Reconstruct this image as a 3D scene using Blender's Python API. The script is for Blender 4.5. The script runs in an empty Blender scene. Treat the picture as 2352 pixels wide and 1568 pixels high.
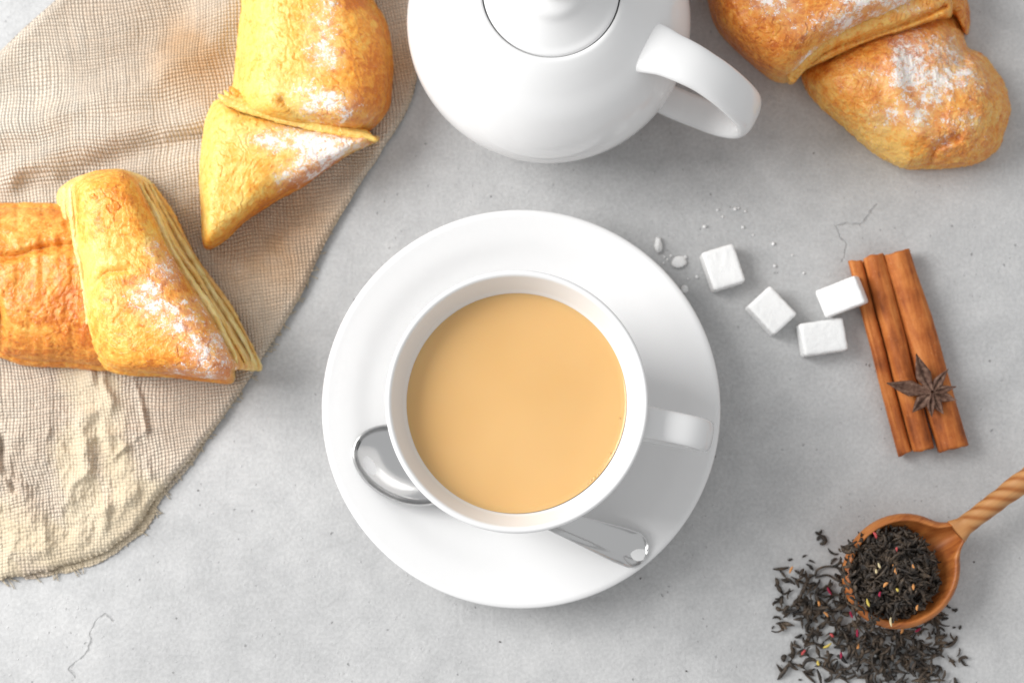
import bpy, math, random
import numpy as np
from mathutils import Vector, Matrix

# ------------------------------------------------------------------ camera, world, light
S = 0.01                                   # build unit: centimetre
sc = bpy.context.scene
COL = sc.collection
F, CX, CY, NADY = 3267.0, 1176.0, 784.0, 1130.0      # focal length / centre / nadir row of the photograph
H = 55.0                                   # lens height over the table, cm
TH = math.atan((NADY - CY) / F)
cam_d = bpy.data.cameras.new('camera')
cam = bpy.data.objects.new('camera', cam_d); COL.objects.link(cam)
cam_d.sensor_width = 36; cam_d.lens = 50
cam.location = (0, 0, H * S)
cam.rotation_euler = (TH, 0, 0)
cam_d.clip_start = 0.01; cam_d.clip_end = 50
cam_d.dof.use_dof = True; cam_d.dof.focus_distance = 0.482; cam_d.dof.aperture_fstop = 10.0
sc.camera = cam

w = bpy.data.worlds.new('World'); sc.world = w; w.use_nodes = True
nt = w.node_tree; bg = nt.nodes['Background']
bg.inputs[0].default_value = (0.985, 0.992, 1.0, 1); bg.inputs[1].default_value = 0.60

def area(name, loc, target, size, size_y, power, color=(1, 1, 1)):
    d = bpy.data.lights.new(name, 'AREA'); d.shape = 'RECTANGLE'
    d.size = size; d.size_y = size_y; d.energy = power; d.color = color
    o = bpy.data.objects.new(name, d); COL.objects.link(o)
    o.location = loc
    o.rotation_euler = (Vector(target) - Vector(loc)).to_track_quat('-Z', 'Y').to_euler()
    return o
area('window_light', (-0.86, 0.28, 0.66), (0, 0.03, 0), 0.66, 0.66, 16.8, (1.0, 0.992, 0.98))

sc.view_settings.view_transform = 'Standard'; sc.view_settings.look = 'None'
sc.view_settings.exposure = 0.0; sc.view_settings.gamma = 1.0
try:
    sc.cycles.max_bounces = 8; sc.cycles.sample_clamp_indirect = 4.0
except Exception: pass

# ------------------------------------------------------------------ helpers
ct, st = math.cos(TH), math.sin(TH)
def at(px, py, z):
    """photo point (2352 wide) at height z cm -> world xy in cm"""
    px = np.asarray(px, float); py = np.asarray(py, float); z = np.asarray(z, float)
    a = (px - CX) / F; b = -(py - CY) / F
    # camera looks along (0, sin, -cos); up = (0, cos, sin)
    dx = a; dy = st + b * ct; dz = -ct + b * st
    t = (z - H) / dz
    return dx * t, dy * t
def P(px, py, z):
    x, y = at(px, py, z); return Vector((float(x), float(y), float(z)))

def _h(ix, iy, iz, s):
    n = (ix.astype(np.int64) * 374761393 + iy.astype(np.int64) * 668265263 + iz.astype(np.int64) * 2147483647 + s * 974634777) & 0xffffffff
    n = ((n ^ (n >> 13)) * 1274126177) & 0xffffffff
    n = ((n ^ (n >> 16)) * 2246822519) & 0xffffffff
    return ((n ^ (n >> 15)) & 0xffffff) / float(0xffffff)
def vn(p, s=0):
    """value noise -1..1 at (N,3)"""
    i = np.floor(p); f = p - i; f = f * f * f * (f * (f * 6 - 15) + 10); i = i.astype(np.int64)
    r = 0
    for a in (0, 1):
        wa = f[:, 0] if a else 1 - f[:, 0]
        for b in (0, 1):
            wb = f[:, 1] if b else 1 - f[:, 1]
            for c in (0, 1):
                wc = f[:, 2] if c else 1 - f[:, 2]
                r = r + wa * wb * wc * _h(i[:, 0] + a, i[:, 1] + b, i[:, 2] + c, s)
    return r * 2 - 1
def fbm(p, o=4, s=0, gain=.5):
    r = 0; a = 1; t = 0
    for k in range(o):
        r = r + a * vn(p * (2.03 ** k) + 17.3 * k, s + k); t += a; a *= gain
    return r / t
def ridged(p, o=4, s=0):
    r = 0; a = 1; t = 0
    for k in range(o):
        r = r + a * (1 - np.abs(vn(p * (2.03 ** k) + 9.1 * k, s + k)) * 2); t += a; a *= .5
    return r / t

def mesh_obj(name, V, Fc, m=None, parent=None, smooth=True, attrs=None):
    me = bpy.data.meshes.new(name)
    V = np.asarray(V, float) * S
    if isinstance(Fc, np.ndarray):
        nf, k = Fc.shape
        me.vertices.add(len(V)); me.vertices.foreach_set('co', V.ravel())
        me.loops.add(nf * k); me.loops.foreach_set('vertex_index', Fc.ravel().astype(np.int32))
        me.polygons.add(nf); me.polygons.foreach_set('loop_start', np.arange(0, nf * k, k, dtype=np.int32))
        me.polygons.foreach_set('loop_total', np.full(nf, k, np.int32))
        me.update(calc_edges=True)
    else:
        me.from_pydata([tuple(v) for v in V], [], Fc); me.update()
    me.polygons.foreach_set('use_smooth', np.full(len(me.polygons), bool(smooth)))
    if attrs:
        for k, a in attrs.items():
            at_ = me.attributes.new(k, 'FLOAT', 'POINT'); at_.data.foreach_set('value', np.asarray(a, np.float32))
    me.validate()
    if m: me.materials.append(m)
    o = bpy.data.objects.new(name, me); COL.objects.link(o)
    if parent:
        o.parent = parent
    return o
def recenter(o, loc):
    """move the origin of a top-level mesh to loc (cm) without moving the mesh"""
    loc = Vector(loc) * S
    o.data.transform(Matrix.Translation(-loc)); o.location = loc; return o
def thing(name, label, cat, loc, group=None):
    o = bpy.data.objects.new(name, None); COL.objects.link(o); o.empty_display_size = 0.01
    o.location = Vector(loc) * S
    o['label'] = label; o['category'] = cat
    if group: o['group'] = group
    return o
def adopt(parent, o):
    """child built in world coordinates"""
    o.parent = parent; o.matrix_parent_inverse = Matrix.Translation(-parent.location); return o
def tag(o, label, cat, group=None, kind=None):
    if label: o['label'] = label
    if cat: o['category'] = cat
    if group: o['group'] = group
    if kind: o['kind'] = kind
    return o

def grid_faces(n, m, close_u=False, flip=False):
    """n rows x m cols, index r*m+c ; close_u wraps the columns"""
    c = np.arange(m if close_u else m - 1); r = np.arange(n - 1)
    R, C = np.meshgrid(r, c, indexing='ij'); C2 = (C + 1) % m
    f = np.stack([R * m + C, R * m + C2, (R + 1) * m + C2, (R + 1) * m + C], -1).reshape(-1, 4)
    return f[:, ::-1].copy() if flip else f
def spline(pts, n, closed=False):
    """Catmull-Rom through control points, n samples spread evenly by length"""
    p = np.asarray(pts, float); k = len(p)
    seg = k if closed else k - 1; out = []
    for i in range(seg):
        if closed: a, b, c, d = p[(i - 1) % k], p[i], p[(i + 1) % k], p[(i + 2) % k]
        else: a, b, c, d = p[max(i - 1, 0)], p[i], p[i + 1], p[min(i + 2, k - 1)]
        t = np.linspace(0, 1, 24, endpoint=False)[:, None]
        out.append(.5 * (2 * b + (c - a) * t + (2 * a - 5 * b + 4 * c - d) * t ** 2 + (3 * b - a - 3 * c + d) * t ** 3))
    out = np.concatenate(out + [p[:1] if closed else p[-1:]])
    L = np.concatenate([[0], np.cumsum(np.linalg.norm(np.diff(out[:, :2], axis=0), axis=1) + 1e-9)])
    q = np.linspace(0, L[-1], n, endpoint=not closed)
    return np.stack([np.interp(q, L, out[:, j]) for j in range(out.shape[1])], 1)
def lathe(prof, n=128, close_end=True):
    """profile [(r,z)] -> V, F  round the z axis"""
    pr = np.asarray(prof, float); a = np.linspace(0, 2 * np.pi, n, endpoint=False)
    V = np.stack([pr[:, :1] * np.cos(a), pr[:, :1] * np.sin(a), np.repeat(pr[:, 1:2], n, 1)], -1).reshape(-1, 3)
    return V, grid_faces(len(pr), n, True)
def smooth_profile(pts, n=80): return spline(pts, n)
def sweep(path, side, wx, tz, ns=20, ex=2.0, twist=None, cap=True):
    """tube with superellipse section: half-width wx along 'side', half-thickness tz along normal"""
    path = np.asarray(path, float); n = len(path)
    T = np.gradient(path, axis=0); T /= np.linalg.norm(T, axis=1)[:, None] + 1e-12
    side = np.asarray(side, float)
    if side.ndim == 1: side = np.repeat(side[None], n, 0)
    side = side - (side * T).sum(1)[:, None] * T; side /= np.linalg.norm(side, axis=1)[:, None]
    N = np.cross(T, side)
    wx = np.broadcast_to(wx, n); tz = np.broadcast_to(tz, n)
    a = np.linspace(0, 2 * np.pi, ns, endpoint=False)
    c = np.sign(np.cos(a)) * np.abs(np.cos(a)) ** (2 / ex); s_ = np.sign(np.sin(a)) * np.abs(np.sin(a)) ** (2 / ex)
    U = wx[:, None] * c[None]; W = tz[:, None] * s_[None]
    if twist is not None:
        ca, sa = np.cos(twist)[:, None], np.sin(twist)[:, None]
        U, W = U * ca - W * sa, U * sa + W * ca
    V = path[:, None] + U[..., None] * side[:, None] + W[..., None] * N[:, None]
    V = V.reshape(-1, 3); Fc = grid_faces(n, ns, True)
    Fl = [tuple(f) for f in Fc.tolist()]
    if cap:
        Fl += [tuple(range(ns - 1, -1, -1)), tuple((n - 1) * ns + i for i in range(ns))]
    return V, Fl
def normals(V, Fc):
    n = np.zeros_like(V)
    a, b, c, d = (V[Fc[:, i]] for i in range(4))
    fn = np.cross(c - a, d - b)
    for i in range(4): np.add.at(n, Fc[:, i], fn)
    L = np.linalg.norm(n, axis=1)[:, None]; return n / np.maximum(L, 1e-12)

# ------------------------------------------------------------------ materials
class NB:
    def __init__(s, name):
        s.m = bpy.data.materials.new(name); s.m.use_nodes = True; s.t = s.m.node_tree
        s.b = s.t.nodes['Principled BSDF']
        s.tc = s.t.nodes.new('ShaderNodeTexCoord')
        s.g = s.t.nodes.new('ShaderNodeNewGeometry')
    def n(s, typ, **kw):
        nd = s.t.nodes.new(typ)
        for k, v in kw.items():
            if k.startswith('i_'):
                key = k[2:]; key = int(key) if key.isdigit() else key.replace('_', ' ')
                s.set(nd.inputs[key], v)
            else: setattr(nd, k, v)
        return nd
    def set(s, inp, v):
        if isinstance(v, bpy.types.NodeSocket): s.t.links.new(v, inp)
        elif isinstance(v, bpy.types.Node): s.t.links.new(v.outputs[0], inp)
        else:
            if hasattr(inp.default_value, '__len__') and not hasattr(v, '__len__'): v = [v] * len(inp.default_value)
            if hasattr(v, '__len__') and len(v) == 3 and len(inp.default_value) == 4: v = (*v, 1)
            inp.default_value = v
    def math(s, op, a, b=0.0, c=None, clamp=False):
        nd = s.t.nodes.new('ShaderNodeMath'); nd.operation = op; nd.use_clamp = clamp
        s.set(nd.inputs[0], a); s.set(nd.inputs[1], b)
        if c is not None: s.set(nd.inputs[2], c)
        return nd.outputs[0]
    def vmath(s, op, a, b=(0, 0, 0)):
        nd = s.t.nodes.new('ShaderNodeVectorMath'); nd.operation = op
        s.set(nd.inputs[0], a); s.set(nd.inputs[1], b); return nd.outputs[0]
    def noise(s, vec, scale, detail=4, rough=.5, dist=0.0):
        nd = s.n('ShaderNodeTexNoise'); s.set(nd.inputs['Vector'], vec); nd.inputs['Scale'].default_value = scale
        nd.inputs['Detail'].default_value = detail; nd.inputs['Roughness'].default_value = rough
        nd.inputs['Distortion'].default_value = dist; return nd.outputs['Fac']
    def voro(s, vec, scale, feat='F1', rnd=1.0):
        nd = s.n('ShaderNodeTexVoronoi', feature=feat); s.set(nd.inputs['Vector'], vec)
        nd.inputs['Scale'].default_value = scale; nd.inputs['Randomness'].default_value = rnd; return nd
    def ramp(s, fac, stops, interp='LINEAR'):
        nd = s.n('ShaderNodeValToRGB'); s.set(nd.inputs[0], fac); e = nd.color_ramp.elements
        nd.color_ramp.interpolation = interp
        while len(e) < len(stops): e.new(.5)
        for k, (p, c) in enumerate(stops):
            e[k].position = p; e[k].color = (*c, 1) if len(c) == 3 else c
        return nd.outputs[0]
    def rng(s, v, a, b, c=0.0, d=1.0, smooth=True):
        nd = s.n('ShaderNodeMapRange'); nd.interpolation_type = 'SMOOTHSTEP' if smooth else 'LINEAR'
        for i, x in enumerate((v, a, b, c, d)): s.set(nd.inputs[i], x)
        return nd.outputs[0]
    def mix(s, f, a, b, mode='MIX'):
        nd = s.n('ShaderNodeMix', data_type='RGBA', blend_type=mode)
        s.set(nd.inputs[0], f); s.set(nd.inputs[6], a); s.set(nd.inputs[7], b); return nd.outputs[2]
    def bump(s, h, strength=.5, dist=.001, prev=None):
        nd = s.n('ShaderNodeBump'); nd.inputs['Strength'].default_value = strength; nd.inputs['Distance'].default_value = dist
        s.set(nd.inputs['Height'], h)
        if prev is not None: s.set(nd.inputs['Normal'], prev)
        return nd.outputs[0]
    def attr(s, name):
        nd = s.n('ShaderNodeAttribute'); nd.attribute_name = name; return nd.outputs['Fac']
    def set_b(s, **kw):
        for k, v in kw.items(): s.set(s.b.inputs[k.replace('_', ' ')], v)
        return s.m
    def obj(s, k=100.0):
        """object coordinates in cm"""
        return s.vmath('MULTIPLY', s.tc.outputs['Object'], (k, k, k))
def grey(v): return (v, v, v)

def mat_porcelain(name, col=(.80, .80, .80), rough=.09, coat=0.0):
    b = NB(name); p = b.obj()
    return b.set_b(Base_Color=col, Roughness=b.rng(b.noise(p, .7, 2), .3, .7, rough * .8, rough * 1.25), IOR=1.5,
                   Normal=b.bump(b.noise(p, .9, 2), .05, .0006))
def mat_steel():
    b = NB('polished_steel'); p = b.obj()
    sc_ = b.noise(b.vmath('MULTIPLY', p, (1, 1, 1)), 14, 3)
    return b.set_b(Base_Color=(.64, .64, .64), Metallic=1.0, Roughness=.13)
def mat_table():
    b = NB('pale_concrete'); p = b.obj()
    big = b.noise(p, .13, 4, .55, .6); mid = b.noise(p, .9, 5, .6); fine = b.noise(p, 7, 4, .65); grain = b.noise(p, 22, 2, .6)
    base = b.ramp(b.math('ADD', b.math('MULTIPLY', big, .55), b.math('MULTIPLY', mid, .45)),
                  [(.34, (.49, .493, .495)), (.5, (.57, .572, .573)), (.66, (.64, .64, .638))])
    base = b.mix(b.rng(fine, .3, .72), b.mix(1.0, base, grey(.85), 'MULTIPLY'), base)
    base = b.mix(b.rng(grain, .30, .75), b.mix(1.0, base, grey(.93), 'MULTIPLY'), base)
    warp = b.vmath('ADD', p, b.vmath('MULTIPLY', b.vmath('SUBTRACT', b.n('ShaderNodeTexNoise', i_Vector=p, i_Scale=2.2, i_Detail=5.0).outputs['Color'], (.5, .5, .5)), (.35, .35, .35)))
    # pits: sparse dots of uneven size
    v1 = b.voro(warp, 1.5); r1 = b.n('ShaderNodeSeparateColor', i_0=v1.outputs['Color'])
    pit = b.math('MULTIPLY', b.rng(v1.outputs['Distance'], .035, .085, 1, 0), b.math('GREATER_THAN', r1.outputs[0], .60))
    v2 = b.voro(warp, 3.4); r2 = b.n('ShaderNodeSeparateColor', i_0=v2.outputs['Color'])
    pit2 = b.math('MULTIPLY', b.rng(v2.outputs['Distance'], .06, .16, 1, 0), b.math('MULTIPLY', b.math('GREATER_THAN', r2.outputs[1], .62), b.rng(b.noise(p, .22, 3), .42, .60)))
    lite = b.math('MULTIPLY', b.rng(v2.outputs['Distance'], .05, .14, 1, 0), b.math('GREATER_THAN', r2.outputs[2], .90))
    # two hairline cracks, as distance to chains of points on the slab
    def crack(pts, wd):
        d = None
        sep = b.n('ShaderNodeSeparateXYZ', i_0=warp)
        for (x0, y0), (x1, y1) in zip(pts[:-1], pts[1:]):
            ax, ay = at(x0, y0, 0); bx, by = at(x1, y1, 0)
            ax, ay, bx, by = map(float, (ax, ay, bx, by)); dx, dy = bx - ax, by - ay; L2 = dx * dx + dy * dy
            px = b.math('SUBTRACT', sep.outputs[0], ax); py = b.math('SUBTRACT', sep.outputs[1], ay)
            t = b.math('MULTIPLY', b.math('ADD', b.math('MULTIPLY', px, dx), b.math('MULTIPLY', py, dy)), 1 / L2, clamp=True)
            ex = b.math('SUBTRACT', px, b.math('MULTIPLY', t, dx)); ey = b.math('SUBTRACT', py, b.math('MULTIPLY', t, dy))
            dd = b.math('SQRT', b.math('ADD', b.math('MULTIPLY', ex, ex), b.math('MULTIPLY', ey, ey)))
            d = dd if d is None else b.math('MINIMUM', d, dd)
        return b.rng(d, wd * .35, wd, 1, 0)
    c1 = crack([(1935, 598), (1945, 560), (1922, 528), (1917, 518), (1945, 515), (1978, 514), (1996, 492), (2014, 468)], .045)
    c2 = crack([(172, 1553), (160, 1537), (205, 1490), (210, 1450), (222, 1425), (243, 1408), (262, 1425)], .05)
    crk = b.math('MULTIPLY', b.math('MAXIMUM', c1, c2), b.rng(b.noise(p, 3.0, 3), .30, .55, .25, 1))
    dark = b.math('MAXIMUM', b.math('MAXIMUM', b.math('MULTIPLY', pit, .8), b.math('MULTIPLY', pit2, .6)), b.math('MULTIPLY', crk, .6))
    col = b.mix(b.math('MULTIPLY', dark, .55), base, (.17, .17, .17))
    col = b.mix(b.math('MULTIPLY', lite, .45), col, (.78, .78, .78))
    h = b.math('ADD', b.math('MULTIPLY', fine, .35), b.math('ADD', b.math('MULTIPLY', mid, .5), b.math('MULTIPLY', grain, .12)))
    h = b.math('SUBTRACT', b.math('ADD', h, b.math('MULTIPLY', lite, .35)), b.math('MULTIPLY', dark, .8))
    return b.set_b(Base_Color=col, Roughness=.62, Specular_IOR_Level=.3, Normal=b.bump(h, .8, .0008))
def mat_linen(name, wv=1.0, cream=False):
    b = NB(name); p = b.obj()
    # weave coordinates: rotated a little, bent by slow noise
    q = b.vmath('ADD', p, b.vmath('MULTIPLY', b.vmath('SUBTRACT', b.n('ShaderNodeTexNoise', i_Vector=p, i_Scale=.30, i_Detail=1.0).outputs['Color'], (.5, .5, .5)), (.8, .8, .8)))
    q = b.vmath('ADD', q, b.vmath('MULTIPLY', b.vmath('SUBTRACT', b.n('ShaderNodeTexNoise', i_Vector=p, i_Scale=4.0, i_Detail=2.0).outputs['Color'], (.5, .5, .5)), (.04, .04, .04)))
    mp = b.n('ShaderNodeMapping', i_Vector=q); mp.inputs['Rotation'].default_value = (0, 0, math.radians(-7))
    sp = b.n('ShaderNodeSeparateXYZ', i_0=mp)
    k = 2 * math.pi / .262           # two threads per period
    X = b.math('MULTIPLY', sp.outputs[0], k); Y = b.math('MULTIPLY', sp.outputs[1], k)
    cx = b.math('COSINE', X); cy = b.math('COSINE', Y)
    # thread profiles: |cos| is high at thread centres; over-under from the product sign
    ax = b.math('ABSOLUTE', cx); ay = b.math('ABSOLUTE', cy)
    sx = b.math('SIGN', cx); sy = b.math('SIGN', cy)
    over = b.math('MULTIPLY', sx, sy)
    o1 = b.rng(over, -1, 1, .12, 1, smooth=False); o2 = b.rng(over, -1, 1, 1, .12, smooth=False)
    thread = b.math('MAXIMUM', b.math('MULTIPLY', b.math('MULTIPLY', b.math('POWER', ax, .55), o1), b.math('ADD', .55, b.math('MULTIPLY', ay, .45))),
                    b.math('MULTIPLY', b.math('MULTIPLY', b.math('POWER', ay, .55), o2), b.math('ADD', .55, b.math('MULTIPLY', ax, .45))))
    thick = b.noise(b.vmath('MULTIPLY', mp.outputs[0], (7, .5, 1)), 1.0, 3); thick2 = b.noise(b.vmath('MULTIPLY', mp.outputs[0], (.5, 7, 1)), 1.0, 3)
    var = b.math('ADD', b.math('MULTIPLY', thick, .5), b.math('MULTIPLY', thick2, .5))
    hgt = b.math('MULTIPLY', thread, b.rng(var, .35, .65, .7, 1.25))
    hole = b.math('MULTIPLY', b.rng(thread, .10, .50, 1, 0), b.rng(b.noise(p, 5.5, 3, .6), .38, .62, .35, 1.0))
    fz = b.noise(p, 26, 3, .6)
    blend = b.noise(p, .22, 3)
    c0 = b.ramp(b.math('ADD', b.math('MULTIPLY', var, .5), b.math('MULTIPLY', blend, .5)),
                [(.36, (.61, .485, .375)), (.50, (.73, .615, .495)), (.64, (.81, .72, .605))])
    c1 = b.ramp(blend, [(.3, (.58, .47, .29)), (.7, (.70, .60, .42))])
    cream_a = b.attr('cream')
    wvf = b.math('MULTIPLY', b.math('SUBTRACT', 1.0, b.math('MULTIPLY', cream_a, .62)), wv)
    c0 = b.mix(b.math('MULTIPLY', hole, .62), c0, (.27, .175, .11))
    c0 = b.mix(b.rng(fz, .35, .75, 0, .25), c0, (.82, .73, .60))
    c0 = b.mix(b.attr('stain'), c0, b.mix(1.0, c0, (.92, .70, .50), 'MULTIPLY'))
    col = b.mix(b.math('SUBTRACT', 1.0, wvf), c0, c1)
    hh = b.math('ADD', b.math('MULTIPLY', hgt, wvf), b.math('MULTIPLY', b.math('SUBTRACT', 1.0, wvf), b.math('MULTIPLY', b.noise(p, 4.0, 5, .6), 1.1)))
    b.set_b(Base_Color=col, Roughness=.9, Specular_IOR_Level=.15, Normal=b.bump(hh, 1.0, .0010), Sheen_Weight=.15)
    return b.m
def mat_pastry(name, pal, rough=.30):
    """pal: four colours pale -> dark; attributes toast, powder, cut"""
    b = NB(name); p = b.obj()
    n1 = b.noise(p, .6, 5, .62, .6); n2 = b.noise(p, 2.6, 6, .62, .6); n3 = b.noise(p, 11, 3, .6)
    vo = b.voro(b.vmath('ADD', p, b.vmath('MULTIPLY', b.n('ShaderNodeTexNoise', i_Vector=p, i_Scale=2.5, i_Detail=3.0).outputs['Color'], (.5, .5, .5))), 3.0, 'DISTANCE_TO_EDGE')
    flake = b.rng(vo.outputs['Distance'], .0, .10, 1, 0)
    t = b.math('ADD', b.attr('toast'), b.math('ADD', b.math('MULTIPLY', b.math('SUBTRACT', n1, .5), .95), b.math('MULTIPLY', b.math('SUBTRACT', n2, .5), 1.5)))
    t = b.math('SUBTRACT', t, b.math('MULTIPLY', flake, b.rng(n1, .35, .6, .02, .20)))
    col = b.ramp(t, [(.12, pal[0]), (.38, pal[1]), (.62, pal[2]), (.92, pal[3])])
    spk = b.rng(n3, .60, .72); col = b.mix(b.math('MULTIPLY', spk, .30), col, (.90, .74, .45))
    cut = b.attr('cut')
    strata = b.noise(b.vmath('MULTIPLY', p, (1.2, 1.2, 9)), 1.5, 3)
    cc = b.ramp(strata, [(.35, (.72, .49, .15)), (.55, (.86, .68, .30)), (.7, (.90, .76, .40))])
    col = b.mix(cut, col, cc)
    # flour / sugar dusting: grainy clumps where 'powder' is high
    pn = b.math('ADD', b.math('MULTIPLY', b.noise(p, 3.6, 7, .75, .4), .66), b.math('MULTIPLY', b.noise(p, 20, 2, .7), .34))
    pw = b.attr('powder')
    th = b.math('SUBTRACT', .665, b.math('MULTIPLY', pw, .245))
    pm = b.math('MULTIPLY', b.rng(b.math('SUBTRACT', pn, th), -.015, .03), b.rng(pw, .02, .12))
    pm = b.math('MAXIMUM', pm, b.math('MULTIPLY', b.rng(pw, .1, 1.0), .28))
    col = b.mix(b.math('MULTIPLY', pm, .93), col, (.90, .86, .82))
    h = b.math('ADD', b.math('ADD', b.math('MULTIPLY', n2, 1.0), b.math('MULTIPLY', flake, .25)), b.math('ADD', b.math('MULTIPLY', n3, .35), b.math('MULTIPLY', pm, .5)))
    return b.set_b(Base_Color=col, Roughness=b.rng(pm, 0, 1, rough, .95), Specular_IOR_Level=.35, Normal=b.bump(h, .36, .0010),
                   Subsurface_Weight=.22, Subsurface_Radius=(.9, .42, .12), Subsurface_Scale=.0035)
def mat_tea():
    b = NB('milk_tea'); p = b.obj()
    return b.set_b(Base_Color=b.ramp(b.noise(p, .25, 2), [(.3, (.70, .425, .17)), (.7, (.735, .46, .195))]), Roughness=.12, IOR=1.33,
                   Subsurface_Weight=.35, Subsurface_Radius=(1, .55, .22), Subsurface_Scale=.006, Normal=b.bump(b.noise(p, .5, 1), .04, .0008))
def mat_sugar():
    b = NB('sugar'); p = b.obj()
    return b.set_b(Base_Color=(.86, .86, .855), Roughness=.6, Subsurface_Weight=.3, Subsurface_Radius=(1, 1, 1), Subsurface_Scale=.0015,
                   Normal=b.bump(b.math('ADD', b.noise(p, 22, 3, .7), b.voro(p, 18).outputs['Distance']), .35, .0003))
def mat_bark():
    b = NB('cinnamon_bark'); p = b.tc.outputs['Generated']
    o = b.obj()
    al = b.noise(b.vmath('MULTIPLY', o, (3.0, .35, 3.0)), 1.0, 5, .6, .3); bl = b.noise(o, .9, 3)
    col = b.ramp(b.math('ADD', b.math('MULTIPLY', al, .6), b.math('MULTIPLY', bl, .4)), [(.34, (.15, .038, .012)), (.46, (.38, .105, .024)), (.57, (.55, .185, .045)), (.72, (.64, .28, .10))])
    sp = b.rng(b.noise(o, 12, 3, .6), .62, .75); col = b.mix(b.math('MULTIPLY', sp, .35), col, (.72, .42, .22))
    return b.set_b(Base_Color=col, Roughness=.62, Specular_IOR_Level=.25, Normal=b.bump(b.math('ADD', al, b.math('MULTIPLY', b.noise(o, 9, 4), .6)), .5, .0006))
def mat_simple(name, stops, scale, rough=.7, bump=.5, dist=.0004, spec=.3, stretch=(1, 1, 1), sss=0, detail=4):
    b = NB(name); p = b.vmath('MULTIPLY', b.obj(), stretch); n = b.noise(p, scale, detail, .6)
    return b.set_b(Base_Color=b.ramp(n, stops), Roughness=rough, Specular_IOR_Level=spec, Normal=b.bump(n, bump, dist))
def mat_leaf():
    b = NB('dried_tea'); p = b.obj()
    n = b.noise(p, 2.6, 3); n2 = b.noise(p, 18, 3)
    col = b.ramp(b.math('ADD', b.math('MULTIPLY', n, .6), b.math('MULTIPLY', n2, .4)),
                 [(.32, (.010, .009, .009)), (.46, (.032, .025, .020)), (.58, (.09, .064, .044)), (.72, (.20, .14, .09))])
    return b.set_b(Base_Color=col, Roughness=.55, Specular_IOR_Level=.4, Normal=b.bump(n2, .6, .0003))
def mat_wood(name, ang, handle=False):
    b = NB(name); p = b.obj()
    mp = b.n('ShaderNodeMapping', i_Vector=p); mp.inputs['Rotation'].default_value = (0, 0, -ang)
    g = b.noise(b.vmath('MULTIPLY', mp.outputs[0], (.30, 2.2, 1.0)), 1.0, 6, .6, .5)
    f = b.noise(b.vmath('MULTIPLY', mp.outputs[0], (1.0, 14, 1.0)), 1.0, 3)
    t = b.math('ADD', b.math('MULTIPLY', g, .8), b.math('MULTIPLY', f, .2))
    col = b.ramp(t, [(.30, (.22, .055, .014)), (.45, (.41, .130, .030)), (.58, (.54, .20, .052)), (.72, (.64, .29, .10))])
    if handle:
        col = b.mix(b.attr('stripe'), b.mix(.5, col, (.66, .40, .17)), b.mix(.6, col, (.30, .11, .025)))
    return b.set_b(Base_Color=col, Roughness=.45, Specular_IOR_Level=.4, Normal=b.bump(t, .25, .0004))

M_white = mat_porcelain('white_porcelain'); M_steel = mat_steel(); M_table = mat_table()
M_linen = mat_linen('beige_linen'); M_tea = mat_tea(); M_sugar = mat_sugar(); M_bark = mat_bark(); M_leaf = mat_leaf()
PAL_A = [(.86, .60, .17), (.84, .46, .085), (.80, .32, .040), (.62, .18, .020)]
PAL_B = [(.84, .52, .14), (.80, .38, .075), (.72, .26, .040), (.55, .15, .020)]
PAL_C = [(.87, .53, .15), (.82, .38, .075), (.74, .26, .040), (.52, .13, .018)]
M_pa = mat_pastry('golden_pastry', PAL_A); M_pb = mat_pastry('orange_pastry', PAL_B); M_pc = mat_pastry('baked_pastry', PAL_C)
M_anise = mat_simple('anise_pod', [(.3, (.065, .030, .020)), (.5, (.14, .075, .052)), (.7, (.25, .155, .11))], 6, .6, .6, .0005)

# ------------------------------------------------------------------ the table
g = 70.0
tb, tf = [], []
for z, e in ((0, g), (-3, g)):
    tb += [(-e, -e, z), (e, -e, z), (e, e, z), (-e, e, z)]
tf = [(0, 1, 2, 3), (7, 6, 5, 4), (0, 4, 5, 1), (1, 5, 6, 2), (2, 6, 7, 3), (3, 7, 4, 0)]
table = mesh_obj('tabletop', tb, tf, M_table, smooth=False)
tag(table, 'pale grey concrete tabletop with pits and hairline cracks', None, kind='structure')

# ------------------------------------------------------------------ saucer
c_s = P(1197, 933, 1.75); sx, sy = c_s.x, c_s.y
R_s = 455 / F * (H - 1.75) / ct * 1.0
k_ = R_s
outer = [(0, .10), (2.4, .10), (2.75, .12), (2.9, 0), (3.25, 0), (3.4, .22), (4.4, .62), (5.6, 1.06), (k_ - .8, 1.48), (k_ - .12, 1.72), (k_, 1.80)]
top = [(k_ - .02, 1.90), (k_ - .16, 1.95), (k_ - .34, 1.91), (k_ - 1.1, 1.66), (5.6, 1.32), (4.5, .93), (3.7, .62), (3.2, .48), (2.9, .46), (2.75, .52), (2.6, .50), (2.3, .42), (0, .40)]
prof = np.concatenate([spline(outer, 90), spline(top, 130)])
V, Fc = lathe(prof, 192); V += (sx, sy, 0)
saucer = mesh_obj('saucer', V, Fc, M_white); recenter(saucer, (sx, sy, 0))
tag(saucer, 'round white porcelain saucer under the teacup and steel spoon', 'saucer')

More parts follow.
